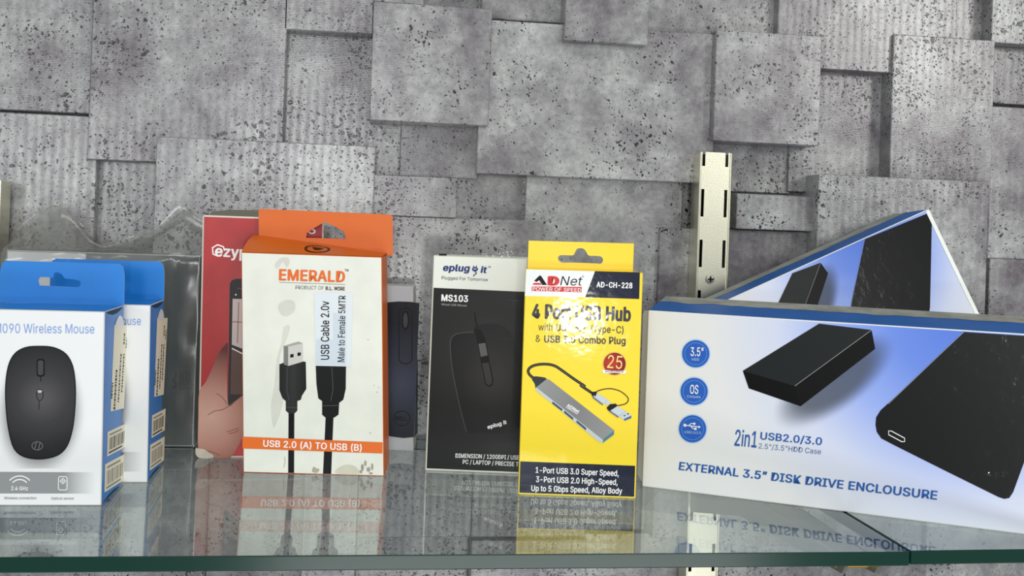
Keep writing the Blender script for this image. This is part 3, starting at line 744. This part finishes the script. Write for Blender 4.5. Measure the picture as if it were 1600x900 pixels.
F.poly('stain', catmull([z6(930, 455), z6(940, 420), z6(960, 430), z6(985, 440), z6(965, 465)], 3), grime, 1)
F.stroke('stain', [z6(728, 345), z6(732, 385), z6(722, 425)], 1.2, grime, 1)
for q in (z5(1342, 238), z5(1385, 575), z5(1420, 590), z5(1410, 625), z6(1358, 172)): F.poly('speck', circle(q[0], q[1], 1.0, 7), grime, 1)
# printed plugs and leads
M_PLUG = printed('plug_black_print', [(0.0, rgb(26, 26, 26)), (0.5, rgb(46, 46, 46)), (1.0, rgb(18, 18, 18))], 'lin', F.uv(436, 600), F.uv(480, 600))
def bottom_pt(px): return (px, 738 + (px - 380) / 220 * 6 - 1.2)
F.poly('lead_picture', [z5(757, 775), z5(800, 775), bottom_pt(459.6), bottom_pt(450.2)], INK_K, 1)
F.poly('lead_picture', [z5(1030, 800), z5(1088, 800), bottom_pt(517.5), bottom_pt(504.7)], INK_K, 1)
F.poly('plug_body_picture', [z5(*q) for q in ((690, 420), (725, 406), (755, 432), (862, 398), (884, 402), (888, 600), (856, 650), (848, 680), (822, 690), (822, 760), (802, 780), (758, 780), (737, 760), (737, 690), (712, 668), (690, 610))], M_PLUG, 2)
F.poly('plug_body_picture', [z5(*q) for q in ((957, 425), (1180, 430), (1178, 600), (1160, 680), (1130, 702), (1125, 790), (1092, 812), (1030, 812), (1004, 790), (1004, 690), (976, 670), (962, 560))], M_PLUG, 2)
F.poly('plug_metal_picture', [z5(*q) for q in ((755, 290), (862, 265), (862, 400), (755, 432))], mat('plug_silver_ink', rgb(196, 196, 188), .35), 3)
F.poly('plug_metal_picture', [z5(*q) for q in ((722, 285), (755, 290), (755, 432), (722, 420))], mat('plug_shade_ink', rgb(120, 120, 114), .35), 3)
F.poly('plug_metal_picture', [z5(*q) for q in ((722, 285), (830, 253), (862, 265), (755, 290))], mat('plug_light_ink', rgb(158, 158, 152), .35), 3)
for x0_, y0_ in ((770, 343), (823, 331)): F.poly('plug_hole_picture', [z5(x0_, y0_ + 3), z5(x0_ + 25, y0_), z5(x0_ + 25, y0_ + 24), z5(x0_, y0_ + 28)], INK_K, 4)
gl_ = mat('plug_edge_ink', rgb(72, 72, 72), .4)
F.stroke('plug_ridge', [z5(1075, 440), z5(1085, 600), z5(1068, 690)], 1.0, gl_, 3)
F.stroke('plug_ridge', [z5(748, 440), z5(745, 610), z5(760, 680)], 1.0, gl_, 3)
F.stroke('plug_ridge', [z5(740, 735), z5(822, 738)], 1.0, gl_, 3); F.stroke('plug_ridge', [z5(1006, 725), z5(1124, 722)], 1.0, gl_, 3)
F.poly('orange_band', [z6(418, 198), z6(1449, 240), z6(1448, 322), z6(420, 285)], M_OT, 3)
F.text('type_lettering', 'USB 2.0 (A) TO USB (B)', z6(570, 270), z6(1295, 303), 10.3, INK_W, 0.022, layer=4)
F.poly('label_sticker', [z4(945, 690), z4(1232, 692), z5(1216, 436), z5(957, 430)], mat('pale_sticker', rgb(216, 223, 226), .3, coat=.3), 3)
F.poly('sticker_window', [z5(962, 235), z5(1085, 240), z5(1085, 40), z5(1180, 60), z5(1180, 425), z5(960, 420)], mat('sticker_blue_ink', rgb(200, 211, 219), .3, coat=.3), 4)  # slightly bluer area of the label
F.text('sticker_lettering', 'USB Cable 2.0v', (514.3, 562), (514.3, 470.5), 12.8, INK_K, 0.012, layer=5)
F.text('sticker_lettering', 'Male to Female 5MTR', (538.2, 565.5), (540.2, 462), 10.8, INK_K, 0.008, layer=5)
Tp = Face(cab.root, Me_, (0, 0, He + 0.004), Vector((1, 0, 0)), Vector((0, 1, 0)), Vector((0, 0, 1)))
def flap_pt(u, t): return Vector((We * u + ke * He, 0.0003 + (Te - 0.0006) * t, He + (lf + (rf - lf) * u) * (1 - (1 - t) ** 1.7) + 0.0006))
ring = []
for i in range(24):
    a_ = 2 * math.pi * i / 24
    for rr_ in (1.0, 0.84): ring.append(flap_pt(0.515 + 0.092 * rr_ * math.cos(a_), 0.36 + 0.27 * rr_ * math.sin(a_)))
link('flap_stamp', mesh('flap_stamp', ring, [(2 * i, 2 * i + 1, (2 * i + 3) % 48, (2 * i + 2) % 48) for i in range(24)]), INK_K, tf)
link('flap_stamp', mesh('flap_stamp', [flap_pt(.47, .44), flap_pt(.56, .44), flap_pt(.53, .28), flap_pt(.50, .28)], [(0, 1, 2, 3)]), INK_K, tf)

# ------------------------------------------------------------------ grey mouse box at the back
M_GCARD = mat('grey_white_card', rgb(198, 200, 202), 0.42, dirt=.05)
Md, Wd, Hd, kd = stand((562, 702), (646, 704.5), (562, 445))
Td = 0.032
dell = Carton('mouse_box', 'pale grey box with a dark mouse picture wrapping round its corner behind the other cartons', 'box', Md, Wd, Td, Hd,
              dict(front=M_GCARD, right=mat('pale_card', rgb(204, 208, 200), .42), top=M_GCARD), M_CUT, 0.0006, k=kd)
F, S = dell.front, dell.right
ml = Wd - 0.0
mouse_ink = printed('navy_mouse_print', [(0.0, rgb(78, 84, 102)), (0.5, rgb(56, 60, 74)), (1.0, rgb(30, 33, 42))], 'rad', F.uv(628, 600), 0.05)
e = [F.uv(655, 474), F.uv(647, 683)]
F.poly('mouse_picture', [(600, 475), (606, 472.5), (622, 471), (640, 471.5), (655.2, 473.5), (651, 590), (646.8, 683), (630, 684.5), (610, 682), (596, 674), (592, 560)], mouse_ink, 1)
M_MSIDE = mat('navy_side_print', rgb(34, 37, 44), .4)
S.poly('mouse_picture', [(656, 473.7), (664, 477), (669, 486), (671, 505), (670.5, 560), (669, 620), (663, 655), (655, 673), (647.3, 683)], M_MSIDE, 1)
F.stroke('wheel_outline', rrect(623.5, 482, 644, 568, 8), 1.3, INK_K, 2, closed=True)
F.poly('scroll_wheel_picture', circle(633.5, 500.5, 6, 20, 15), INK_K, 3)
F.poly('wheel_core_picture', circle(633.5, 500.5, 3.6, 16, 12), mat('wheel_sheen_ink', rgb(60, 62, 66), .4), 4)
F.stroke('seam_line', [(634.5, 472), (634.5, 482)], 1.0, INK_K, 2)
F.stroke('emblem', circle(628, 653.5, 12.5, 26, 11.5), 1.2, INK_K, 2, closed=True)
F.text('emblem_lettering', 'DELL', (618.5, 656.5), (637, 657), 6, INK_K, 0.02)

# ------------------------------------------------------------------ black and white wired mouse carton
M_EW = mat('white_wrapped_card', rgb(224, 227, 216), 0.4, coat=0.35, coat_r=0.12, wrinkle=0.3, wscale=70)
Mp, Wp, Hp, kp = stand((664, 735), (812, 741), (677, 398.5))
epl = Carton('wired_mouse_carton', 'black and white wired mouse carton partly behind the yellow hub carton', 'carton', Mp, Wp, 0.045, Hp,
             dict(front=M_EW, left=M_EW, right=M_EW, top=M_EW, bottom=M_EW), mat('pale_fold', rgb(196, 200, 180), .5), 0.0007, k=kp)
F = epl.front
z7 = lambda x, y: (600 + x / 6.667, 360 + y / 6.667)
z8 = lambda x, y: (600 + x / 3.3333, 480 + y / 3.3333)
M_DK = printed('black_carton_print', [(0.0, rgb(46, 45, 44)), (0.5, rgb(32, 31, 30)), (1.0, rgb(18, 18, 17))], 'rad', F.uv(755, 570), 0.075, 0.34, coat=0.18, wrinkle=0.6)
v0, v1 = F.uv(676, 449.5).y, F.uv(820, 456).y
F.poly('black_panel', [(0.0012, v0), (0.0012, 0.0016), (Wp - 0.0004, 0.0016), (Wp - 0.0004, v1)], M_DK, 1, raw=True)
M_NAVY = mat('navy_ink', rgb(30, 46, 112), .4)
F.text('brand_lettering', 'eplug', z7(610, 420), z7(888, 428), 10.5, M_NAVY, 0.04, slant=0.16)
F.text('brand_lettering', 'it', z7(1003, 440), z7(1066, 443), 10.0, M_NAVY, 0.04, slant=0.16)
F.poly('plug_emblem', circle(742.2, 420.6, 4.8, 18, 3.6), M_NAVY, 2)
for x_ in (739.8, 744.2): F.stroke('plug_emblem', [(x_, 418.5), (x_ + .3, 415)], 1.4, M_NAVY, 2)
F.stroke('plug_emblem', catmull([(742, 424), (744.5, 427), (741, 429.5), (740, 432)], 4, False), 1.6, M_NAVY, 2)
F.stroke('plug_emblem', [(739.8, 420), (744.4, 420.3)], 0.9, INK_W, 3)
F.text('trademark', 'TM', z7(1080, 388), z7(1112, 389), 2.4, INK_K, 0.01)
F.text('slogan_lettering', 'Plugged For Tomorrow', z7(601, 508), z7(1082, 531), 5.0, INK_K, 0.0)
F.text('model_lettering', 'MS103', z7(597, 733), z7(875, 745), 10.2, INK_W, 0.035, layer=3)
F.text('model_lettering', 'Wired USB Mouse', z7(597, 780), z7(862, 793), 3.2, mat('silver_ink', rgb(170, 170, 170), .4), 0.0, layer=3)
F.poly('hang_slot', [z7(567, 243), z7(650, 243), z7(657, 252), z7(650, 262), z7(575, 260)], INK_K, 2)
pm = printed('dark_mouse_print', [(0.0, rgb(52, 50, 48)), (0.55, rgb(30, 29, 28)), (1.0, rgb(14, 14, 14))], 'rad', F.uv(772, 590), 0.045, 0.34, coat=0.18, wrinkle=0.6)
F.poly('mouse_picture', [z8(*q) for q in ((345, 200), (350, 165), (370, 142), (410, 133), (466, 130), (474, 100), (520, 88), (580, 86), (625, 98), (660, 130), (684, 190), (700, 270), (712, 400), (712, 620), (690, 655), (432, 655), (410, 580), (380, 450), (356, 320))], pm, 2)
F.stroke('mouse_rim', catmull([z8(*q) for q in ((430, 650), (405, 560), (378, 440), (354, 310), (345, 200), (352, 162), (375, 140), (420, 132), (466, 130))], 4, False), 0.8, mat('dark_rim_ink', rgb(84, 82, 80), .4), 3)
F.poly('scroll_strip_picture', [z8(*q) for q in ((470, 108), (505, 118), (530, 170), (552, 290), (570, 375), (566, 405), (545, 416), (526, 400), (505, 290), (485, 180))], INK_K, 3)
F.poly('scroll_wheel_picture', [z8(*q) for q in ((492, 190), (528, 186), (540, 250), (504, 258))], mat('wheel_grey2_ink', rgb(86, 85, 83), .35), 4)
F.poly('scroll_button_picture', [z8(*q) for q in ((510, 292), (545, 288), (563, 375), (560, 398), (546, 408), (532, 396))], mat('dark_button_ink', rgb(40, 40, 39), .35), 4)
F.stroke('lead_picture', [z8(472, 30), z8(478, 70), z8(486, 104)], 2.2, INK_K, 3)
F.text('brand_lettering', 'eplug it', z8(540, 634), z8(640, 606), 6.0, INK_W, 0.04, layer=4, slant=0.1)
F.text('info_lettering', 'DIMENSION / 1200DPI / USB', z8(372, 783), z8(705, 793.5), 6.6, INK_W, 0.018, layer=3)
F.text('info_lettering', 'PC / LAPTOP / PRECISE TO', z8(410, 815), z8(718, 829), 6.6, INK_W, 0.018, layer=3)
# clear film of its wrapper standing up above the top edge
vs_, fs = [], []
nx, nz = 44, 8
for j in range(nz + 1):
    for i in range(nx + 1):
        u = i / nx; t = j / nz
        x = 0.036 + (Wp - 0.037) * u + kp * Hp
        hump = 0.004 + 0.0075 * math.exp(-((u - 0.42) / 0.2) ** 2)
        z = Hp - 0.003 + t * (0.003 + hump)
        y = 0.006 + 0.004 * math.sin(t * 2.4) + 0.0022 * noise.noise(Vector((u * 9, t * 3, 1.7))) + 0.003 * t * math.sin(u * 11)
        vs_.append((x, y, z))
for j in range(nz):
    for i in range(nx): fs.append((j * (nx + 1) + i, j * (nx + 1) + i + 1, (j + 1) * (nx + 1) + i + 1, (j + 1) * (nx + 1) + i))
link('wrapper_film', mesh('wrapper_film', vs_, fs, True), M_FILM2, epl.root)

# ------------------------------------------------------------------ yellow hub carton
M_YEL = mat('yellow_card', rgb(240, 212, 30), 0.36, coat=0.6, coat_r=0.07, wrinkle=0.22, wscale=55)
M_YEL2 = mat('yellow_tab_card', rgb(238, 208, 34), 0.34, coat=0.4, coat_r=0.14)
M_NV = mat('dark_navy_card', rgb(13, 21, 44), 0.36, spec=0.12, coat=0.14, coat_r=0.10, wrinkle=0.28, wscale=55)
M_WH = mat('white_header_card', rgb(226, 229, 226), 0.36, coat=0.5, coat_r=0.12)
My, Wy, Hy, ky = stand((809.5, 772.5), (993, 779), (821.4, 420))
hub = Carton('hub_carton', 'yellow hub carton with a yellow hang tab and navy foot panel', 'carton', My, Wy, 0.026, Hy,
             dict(front=M_YEL, left=M_YEL, right=M_YEL, top=M_YEL2, bottom=M_YEL), M_YEL, 0.0005, k=ky)
F, Bk = hub.front, hub.backp
za = lambda x, y: (800 + x / 7.259, 370 + y / 7.259)
zb = lambda x, y: (800 + x / 7.259, 480 + y / 7.259)
zc = lambda x, y: (800 + x / 4.5, 590 + y / 4.5)
Tf = Face(hub.root, My, (0, 0.012, 0), Vector((1, 0, 0)), Vector((0, 0, 1)), Vector((0, -1, 0)))
tl_, tr_ = Tf.uv(826, 376), Tf.uv(990.5, 380.5)
tl_.x = max(0.0002, tl_.x)
Tf.slab('hang_tab', [(tl_.x, Hy - 0.001), tuple(tl_), tuple(tr_), (tr_.x, Hy - 0.001)], M_YEL2, 0.0006,
        holes=[[tuple(Tf.uv(*za(*q))) for q in catmull([(522, 250), (540, 212), (600, 208), (690, 210), (712, 180), (735, 140), (775, 128), (820, 142), (848, 180), (870, 212), (950, 216), (1010, 225), (1033, 262), (1012, 303), (950, 302), (780, 295), (660, 292), (560, 290)], 3)]], raw=True)
vt = Hy - 0.0012
F.poly('white_header', [za(162, 368), za(145, 672), za(830, 685), za(940, 390)], M_WH, 1)
F.poly('navy_header', [za(942, 390), za(832, 685), za(1443, 706), za(1451, 403)], M_NV, 1)
M_RI = mat('red_ink', rgb(204, 44, 40), .4)
F.poly('brand_emblem', [za(*q) for q in ((250, 500), (310, 440), (328, 440), (398, 546), (344, 547), (308, 492), (280, 512))], INK_K, 2)
F.poly('brand_emblem', [za(*q) for q in ((230, 543), (252, 522), (322, 524), (338, 546))], M_RI, 2)
F.text('brand_lettering', 'D', za(402, 546), za(536, 550), 14.2, M_RI, 0.07)
F.text('brand_lettering', 'Net', za(546, 549), za(784, 553), 14.0, INK_K, 0.0, slant=0.2)
F.stroke('registered_mark', circle(*za(804, 450), 1.3, 12), 0.5, INK_K, 2, closed=True)
F.poly('slogan_bar', [za(225, 563), za(792, 568), za(790, 629), za(222, 613)], M_RI, 2)
F.text('slogan_lettering', 'POWER OF SPEED', za(233, 609), za(784, 622), 5.5, INK_W, 0.008, layer=3)
F.text('model_lettering', 'AD-CH-228', za(957, 571), za(1365, 583), 8.6, INK_W, 0.03)
INK_F = mat('filmed_black_ink', rgb(26, 28, 34), 0.36, coat=0.6, coat_r=0.07, wrinkle=0.22, wscale=55)
F.text('product_lettering', '4 Port USB Hub', zb(225, 120), zb(1347, 156), 22, INK_F, 0.045)
F.text('product_lettering', 'with', zb(298, 262), zb(458, 266), 10.8, INK_F, 0.0)
F.text('product_lettering', 'USB 3.2', zb(497, 266), zb(838, 274), 11, INK_F, 0.025)
F.text('product_lettering', '(Type-C)', zb(892, 284), zb(1264, 296), 11, INK_F, 0.012)
F.text('product_lettering', '&', zb(268, 392), zb(322, 393), 10.5, INK_F, 0.0)
F.text('product_lettering', 'USB 3.0 Combo Plug', zb(364, 398), zb(1288, 420), 11, INK_F, 0.025)
M_BG = printed('badge_red_print', [(0.0, rgb(190, 58, 38)), (1.0, rgb(128, 24, 20))], 'rad', F.uv(955, 568), 0.009)
F.poly('badge', circle(960.2, 568.3, 18.2, 30), M_BG, 2)
F.stroke('badge_rim', circle(960.2, 568.3, 17.8, 30), 1.0, mat('gold_ink', rgb(226, 176, 90), .35), 3, closed=True)
F.text('badge_lettering', '25', (948.5, 574.5), (971.5, 576.5), 20, mat('pale_gold_ink', rgb(244, 210, 130), .35), 0.0, layer=4)
F.poly('badge_ribbon', [zb(1020, 708), zb(1163, 722), zb(1302, 716), zb(1282, 752), zb(1163, 744), zb(1036, 750)], INK_W, 4)
F.text('badge_lettering', 'EXCELLENCE', zb(1058, 737), zb(1265, 739), 2.6, INK_K, 0.01, layer=5)
# the pictured hub and its lead
lead = catmull([zb(238, 800), zb(200, 765), zb(183, 725), zb(205, 685), zb(270, 655), zb(380, 645), zb(480, 663), zb(560, 712), zb(700, 812), zb(830, 900), zc(480, 52), zc(556, 104)], 4, False)
F.stroke('lead_picture', lead, 4.2, INK_K, 2)
F.stroke('lead_sheen', lead, 1.0, mat('lead_grey_ink', rgb(84, 84, 80), .4), 3)
F.poly('hub_neck_picture', catmull([zc(140, 12), zc(150, -6), zc(180, -8), zc(245, 8), zc(200, 60), zc(168, 78), zc(160, 45)], 3), mat('navy_black_ink', rgb(26, 38, 46), .4), 2)
M_HUB = printed('hub_grey_print', [(0.0, rgb(140, 141, 139)), (0.5, rgb(122, 123, 122)), (1.0, rgb(142, 144, 143))], 'lin', F.uv(850, 600), F.uv(955, 680))
F.poly('hub_picture', [zc(240, 12), zc(262, 14), zc(718, 370), zc(712, 386), zc(640, 440), zc(170, 68)], M_HUB, 3)
F.poly('hub_side_picture', [zc(168, 66), zc(640, 438), zc(635, 459), zc(610, 450), zc(166, 88)], mat('hub_light_ink', rgb(186, 194, 196), .35), 4)
F.poly('hub_end_picture', [zc(640, 434), zc(718, 372), zc(716, 400), zc(638, 458)], mat('hub_blue_ink', rgb(66, 118, 138), .35), 4)
for a_, b2 in (((285, 168), (355, 222)), ((368, 232), (432, 284)), ((455, 300), (522, 356))):
    F.poly('port_picture', [zc(a_[0], a_[1] - 2), zc(b2[0], b2[1] - 2), zc(b2[0] - 3, b2[1] + 14), zc(a_[0] - 3, a_[1] + 14)], mat('port_navy_ink', rgb(44, 66, 92), .35), 5)
F.text('hub_lettering', 'ADNet', zc(382, 200), zc(466, 250), 5, INK_W, 0.03, layer=5)
F.stroke('hub_lettering', [zc(380, 206), zc(460, 256)], 0.9, INK_W, 5)
M_SV = mat('silver_print_ink', rgb(188, 198, 204), .3); M_SD = mat('steel_shadow_ink', rgb(96, 104, 110), .35)
F.poly('connector_picture', [zc(548, 100), zc(598, 98), zc(590, 130), zc(565, 132)], INK_K, 4)
F.poly('connector_picture', [zc(566, 128), zc(602, 108), zc(678, 158), zc(640, 188)], M_SV, 4)
F.poly('connector_picture', [zc(566, 128), zc(640, 184), zc(638, 196), zc(566, 142)], M_SD, 5)
F.poly('connector_picture', [zc(645, 178), zc(676, 160), zc(698, 176), zc(668, 196)], M_SV, 4)
F.stroke('strap_picture', catmull([zc(592, 98), zc(640, 82), zc(700, 78), zc(760, 95), zc(806, 130), zc(818, 158), zc(795, 185), zc(742, 196)], 4, False), 1.4, INK_K, 4)
F.poly('connector_picture', [zc(664, 212), zc(690, 186), zc(730, 182), zc(742, 198), zc(700, 226), zc(680, 236)], INK_K, 5)
F.poly('connector_picture', [zc(690, 228), zc(738, 198), zc(800, 238), zc(748, 275)], M_SV, 4)
F.poly('connector_picture', [zc(682, 226), zc(748, 270), zc(748, 284), zc(684, 240)], M_SD, 5)
F.poly('connector_picture', [zc(752, 268), zc(800, 236), zc(840, 264), zc(838, 284), zc(790, 303)], M_SV, 4)
F.poly('connector_picture', [zc(786, 290), zc(840, 266), zc(838, 284), zc(790, 303)], mat('port_blue_ink', rgb(42, 92, 140), .35), 5)
for q in ((782, 266), (806, 254)): F.poly('connector_picture', [zc(*q), zc(q[0] + 11, q[1] - 5), zc(q[0] + 17, q[1] + 1), zc(q[0] + 6, q[1] + 6)], INK_K, 5)
F.poly('navy_foot', [(0.0008, F.uv(*zc(50, 588)).y), (0.0008, 0.0012), (Wy - 0.001, 0.0012), (Wy - 0.001, F.uv(*zc(872, 620)).y)], M_NV, 1, raw=True)
F.text('foot_lettering', '1-Port USB 3.0 Super Speed,', zc(165, 668), zc(750, 692), 9.0, INK_W, 0.02)
F.text('foot_lettering', '3-Port USB 2.0 High-Speed,', zc(168, 733), zc(742, 754), 9.0, INK_W, 0.02)
F.text('foot_lettering', 'Up to 5 Gbps Speed, Alloy Body', zc(135, 796), zc(774, 816), 9.0, INK_W, 0.02)

# ------------------------------------------------------------------ disk drive cartons
Mh, Wv, Hh, kh = stand((1003, 760), (1600, 835), (1012.5, 485))
Wh = 0.272; Th = 0.056; LIFT = 0.0078
M_HB = mat('blue_top_card', rgb(24, 92, 166), 0.5, dirt=0.10)
M_HE = mat('worn_grey_edge', rgb(160, 162, 152), 0.6, dirt=0.35)
front_ref = Face(None, Mh, (0, 0, 0), Vector((1, 0, 0)), Vector((0, 0, 1)), Vector((0, -1, 0)))
def drive_carton(label, M, W, T, H, s, lift, z0=0.0, small=False):
    q = lambda px, py: front_ref.uv(px, py) * s
    g0 = q(1500, 505)
    grad = printed('blue_white_print', [(0.0, rgb(84, 120, 212)), (0.25, rgb(106, 138, 220)), (0.48, rgb(150, 172, 232)), (0.72, rgb(204, 211, 230)), (1.0, rgb(220, 222, 222))], 'rad', g0, 0.165 * s, 0.34, coat=0.4)
    c = Carton('drive_carton', label, 'carton', M, W, T, H, dict(front=grad, left=WHITE, right=WHITE, top=M_HB, back=M_HB, bottom=WHITE), mat('white_fold', rgb(224, 226, 222), .5), 0.0007, 'disk drive enclosure cartons', lift)
    if z0:
        for v in c.body.data.vertices:
            if v.co.z < H * 0.5: v.co.z += z0
    F = c.front; F.map = q
    # rubbed strip along the back of the top
    n_ = 40; vs_, fs = [], []
    for i in range(n_ + 1):
        x = 0.001 + (W - 0.002) * i / n_
        d = T * (0.60 + 0.10 * noise.noise(Vector((x * 60, s, 0))) - 0.16 * math.exp(-((i / n_ - 0.12) / 0.1) ** 2) * 0)
        vs_ += [(x, d, H + lift * d / T + 0.00015), (x, T - 0.0004, H + lift + 0.00015)]
    for i in range(n_): fs.append((2 * i, 2 * i + 2, 2 * i + 3, 2 * i + 1))
    link('rubbed_top_edge', mesh('rubbed_top_edge', vs_, fs), M_HE, c.root)
    K = mat('drive_black_ink', rgb(20, 21, 21), .30, spec=.12, coat=.10, coat_r=.12, wrinkle=.6, wscale=80)
    K2 = mat('drive_top_ink', rgb(32, 35, 35), .36, spec=.12); K3 = mat('drive_side_ink', rgb(12, 13, 12), .36, spec=.1)
    ax = q(1362, 550) - q(1240, 640)
    shade = soft_print('drive_shadow_print', q(1302, 596), ax, 0.052 * s, 0.021 * s, rgb(84, 92, 104), 0.7)
    F.poly('picture_shadow', [(1190, 600), (1280, 507), (1400, 513), (1450, 540), (1420, 640), (1290, 712), (1200, 680)], shade, 1)
    F.poly('drive_picture', [(1160.6, 579.4), (1280, 505.6), (1362, 515.5), (1242, 603)], K2, 2)
    F.poly('drive_picture', [(1160.6, 579.4), (1242, 603), (1251, 634.8), (1170, 606.8)], K3, 2)
    F.poly('drive_picture', [(1242, 603), (1362, 515.5), (1367.5, 545), (1251, 634.8)], mat('drive_right_ink', rgb(16, 17, 16), .36, spec=.1), 2)
    F.stroke('drive_edge_line', [(1242, 603), (1362, 515.5)], 0.8, mat('edge_light_ink', rgb(150, 152, 152), .4), 3)
    big = [tuple(q(*p_)) for p_ in [(1388, 630), (1376, 641), (1369, 652), (1368, 664), (1370, 675), (1377, 685), (1400, 697), (1480, 737), (1560, 776.5), (1569, 779.5), (1577, 778), (1583, 769), (1600, 722.6)]]
    top_v = H - 0.0012
    bl_ = q(1507, 516)
    if small:
        own = Face(None, M, (0, 0, 0), Vector((1, 0, 0)), Vector((0, 0, 1)), Vector((0, -1, 0)))
        big = [tuple(own.uv(*p_)) for p_ in ((1349, 368.5), (1330, 475), (1322, 520), (1345, 545), (1440, 560), (1453, 480), (1456, 338), (1450, 333))]
        big = [(u_, min(v_, top_v)) for u_, v_ in big]
    else:
        big = [(bl_.x, top_v)] + big + [(W - 0.0135, 0.088), (W - 0.0015, top_v)]
    F.poly('enclosure_picture', big, K, 2, raw=True)
    F.stroke('enclosure_edge_line', [(1507, 517), (1388, 631)], 0.8, mat('edge_light_ink', rgb(150, 152, 152), .4), 3)
    F.stroke('socket_picture', [(1388.5, 673), (1393, 673.5), (1413.5, 684.5), (1413.5, 690), (1409, 690), (1388.5, 679)], 1.3, INK_W, 3, closed=True)
    F.poly('lamp_picture', circle(1545, 738.5, 1.2, 10), INK_W, 3); F.stroke('lamp_picture', [(1542, 741.5), (1549, 743)], 0.6, INK_G, 3)
    M_RB = mat('royal_blue_ink', rgb(38, 92, 182), .36); M_RL = mat('light_blue_ink', rgb(94, 142, 214), .36); M_HL = mat('halo_blue_ink', rgb(180, 202, 232), .36)
    for cx_, cy_ in ((1087.2, 552.7), (1084.6, 611.5), (1082.2, 670)):
        F.poly('round_icon_halo', circle(cx_, cy_, 23.2, 36), M_HL, 1)
        F.poly('round_icon', circle(cx_, cy_, 21.3, 36), M_RB, 2)
        F.stroke('round_icon_ring', circle(cx_, cy_, 17.2, 32), 0.9, M_RL, 3, closed=True)
    F.text('icon_lettering', '3.5"', (1079, 556), (1099, 556.5), 13.5, INK_W, 0.01, layer=4)
    F.text('icon_lettering', 'HDD', (1081, 563.3), (1092.5, 563.6), 4, M_HL, 0, layer=4)
    F.text('icon_lettering', 'OS', (1078, 614.7), (1091, 615.3), 13.8, INK_W, 0.01, layer=4)
    F.text('icon_lettering', 'Compate', (1073.5, 621), (1094.5, 622), 4, M_HL, 0, layer=4)
    F.stroke('usb_emblem', [(1070, 664.2), (1093, 667)], 1.3, INK_W, 4); F.poly('usb_emblem', circle(1070.5, 664.3, 2.4, 14), INK_W, 4)
    F.poly('usb_emblem', [(1092, 664.6), (1095, 667.2), (1091.5, 669.4)], INK_W, 4)
    F.stroke('usb_emblem', [(1076, 665), (1080, 661.5), (1084, 661.8)], 1.2, INK_W, 4); F.poly('usb_emblem', circle(1085, 661.9, 1.9, 12), INK_W, 4)
    F.stroke('usb_emblem', [(1079, 665.4), (1083, 669.5), (1086, 669.9)], 1.2, INK_W, 4); F.poly('usb_emblem', rrect(1085, 668.2, 1088.6, 671.6, .4), INK_W, 4)
    F.text('icon_lettering', 'USB2.0/3.0', (1069.5, 676.5), (1095, 678), 3.6, M_HL, 0, layer=4)
    M_TB = mat('deep_blue_ink', rgb(34, 88, 160), .4)
    F.text('count_lettering', '2in1', (1147.3, 696), (1182, 699.2), 25, M_TB, 0.012)
    F.text('interface_lettering', 'USB2.0/3.0', (1187.6, 686.2), (1284, 695.4), 11.4, M_TB, 0.02)
    F.text('interface_lettering', '2.5"/3.5"HDD Case', (1185.2, 700.4), (1282.6, 709.8), 8, mat('slate_blue_ink', rgb(70, 104, 150), .4), 0.0)
    F.text('product_lettering', 'EXTERNAL 3.5” DISK DRIVE ENCLOUSURE', (1060.4, 733.8), (1464, 780.6), 12.4, M_TB, 0.025)
    return c
hd1 = drive_carton('long white and blue disk drive carton standing upright across the two glass shelves', Mh, Wh, Th, Hh, 1.0, LIFT)
# the end flap of the near carton has sprung out
ef = mesh('end_flap', [(-0.0008, 0.004, 0.002), (-0.0062, 0.0105, 0.006), (-0.0062, 0.0105, Hh - 0.004), (-0.0055, 0.0098, Hh - 0.001), (-0.0008, 0.004, Hh - 0.0005),
                       (-0.0008, 0.0052, 0.002), (-0.0062, 0.0120, 0.006), (-0.0062, 0.0120, Hh - 0.004), (-0.0055, 0.0113, Hh - 0.001), (-0.0008, 0.0052, Hh - 0.0005)],
          [(0, 1, 2, 3, 4), (5, 6, 7, 8, 9), (0, 1, 6, 5), (1, 2, 7, 6), (2, 3, 8, 7), (3, 4, 9, 8), (4, 0, 5, 9)])
link('end_flap', ef, WHITE, hd1.root)
a_, b_, c_ = R(6.5123), R(22.8335), R(-12.8122)
Rz = Matrix.Rotation(a_, 4, 'Z'); Rx = Matrix.Rotation(c_, 4, 'X'); Ry = Matrix.Rotation(-b_, 4, 'Y')
M2 = Matrix.Translation((0.3025, 0.7748, 0.0224)) @ Rz @ Rx @ Ry
S2 = 0.84
hd2 = drive_carton('white and blue disk drive carton tilted on its corner behind the upright one', M2, 0.3016 * S2, 0.055 * S2, 0.13 * S2, S2, LIFT * S2, z0=-0.0134, small=True)
own2 = Face(hd2.root, M2, (0, 0, 0), Vector((1, 0, 0)), Vector((0, 0, 1)), Vector((0, -1, 0)))
we2, he2 = 0.3016 * S2, 0.13 * S2
own2.poly('pale_end_fold', [(we2 - 0.0042, he2 - 0.001), (we2 - 0.0042, -0.012), (we2 - 0.0003, -0.012), (we2 - 0.0003, he2 - 0.0006)], mat('bright_fold_card', rgb(236, 240, 232), .4), 3, raw=True)
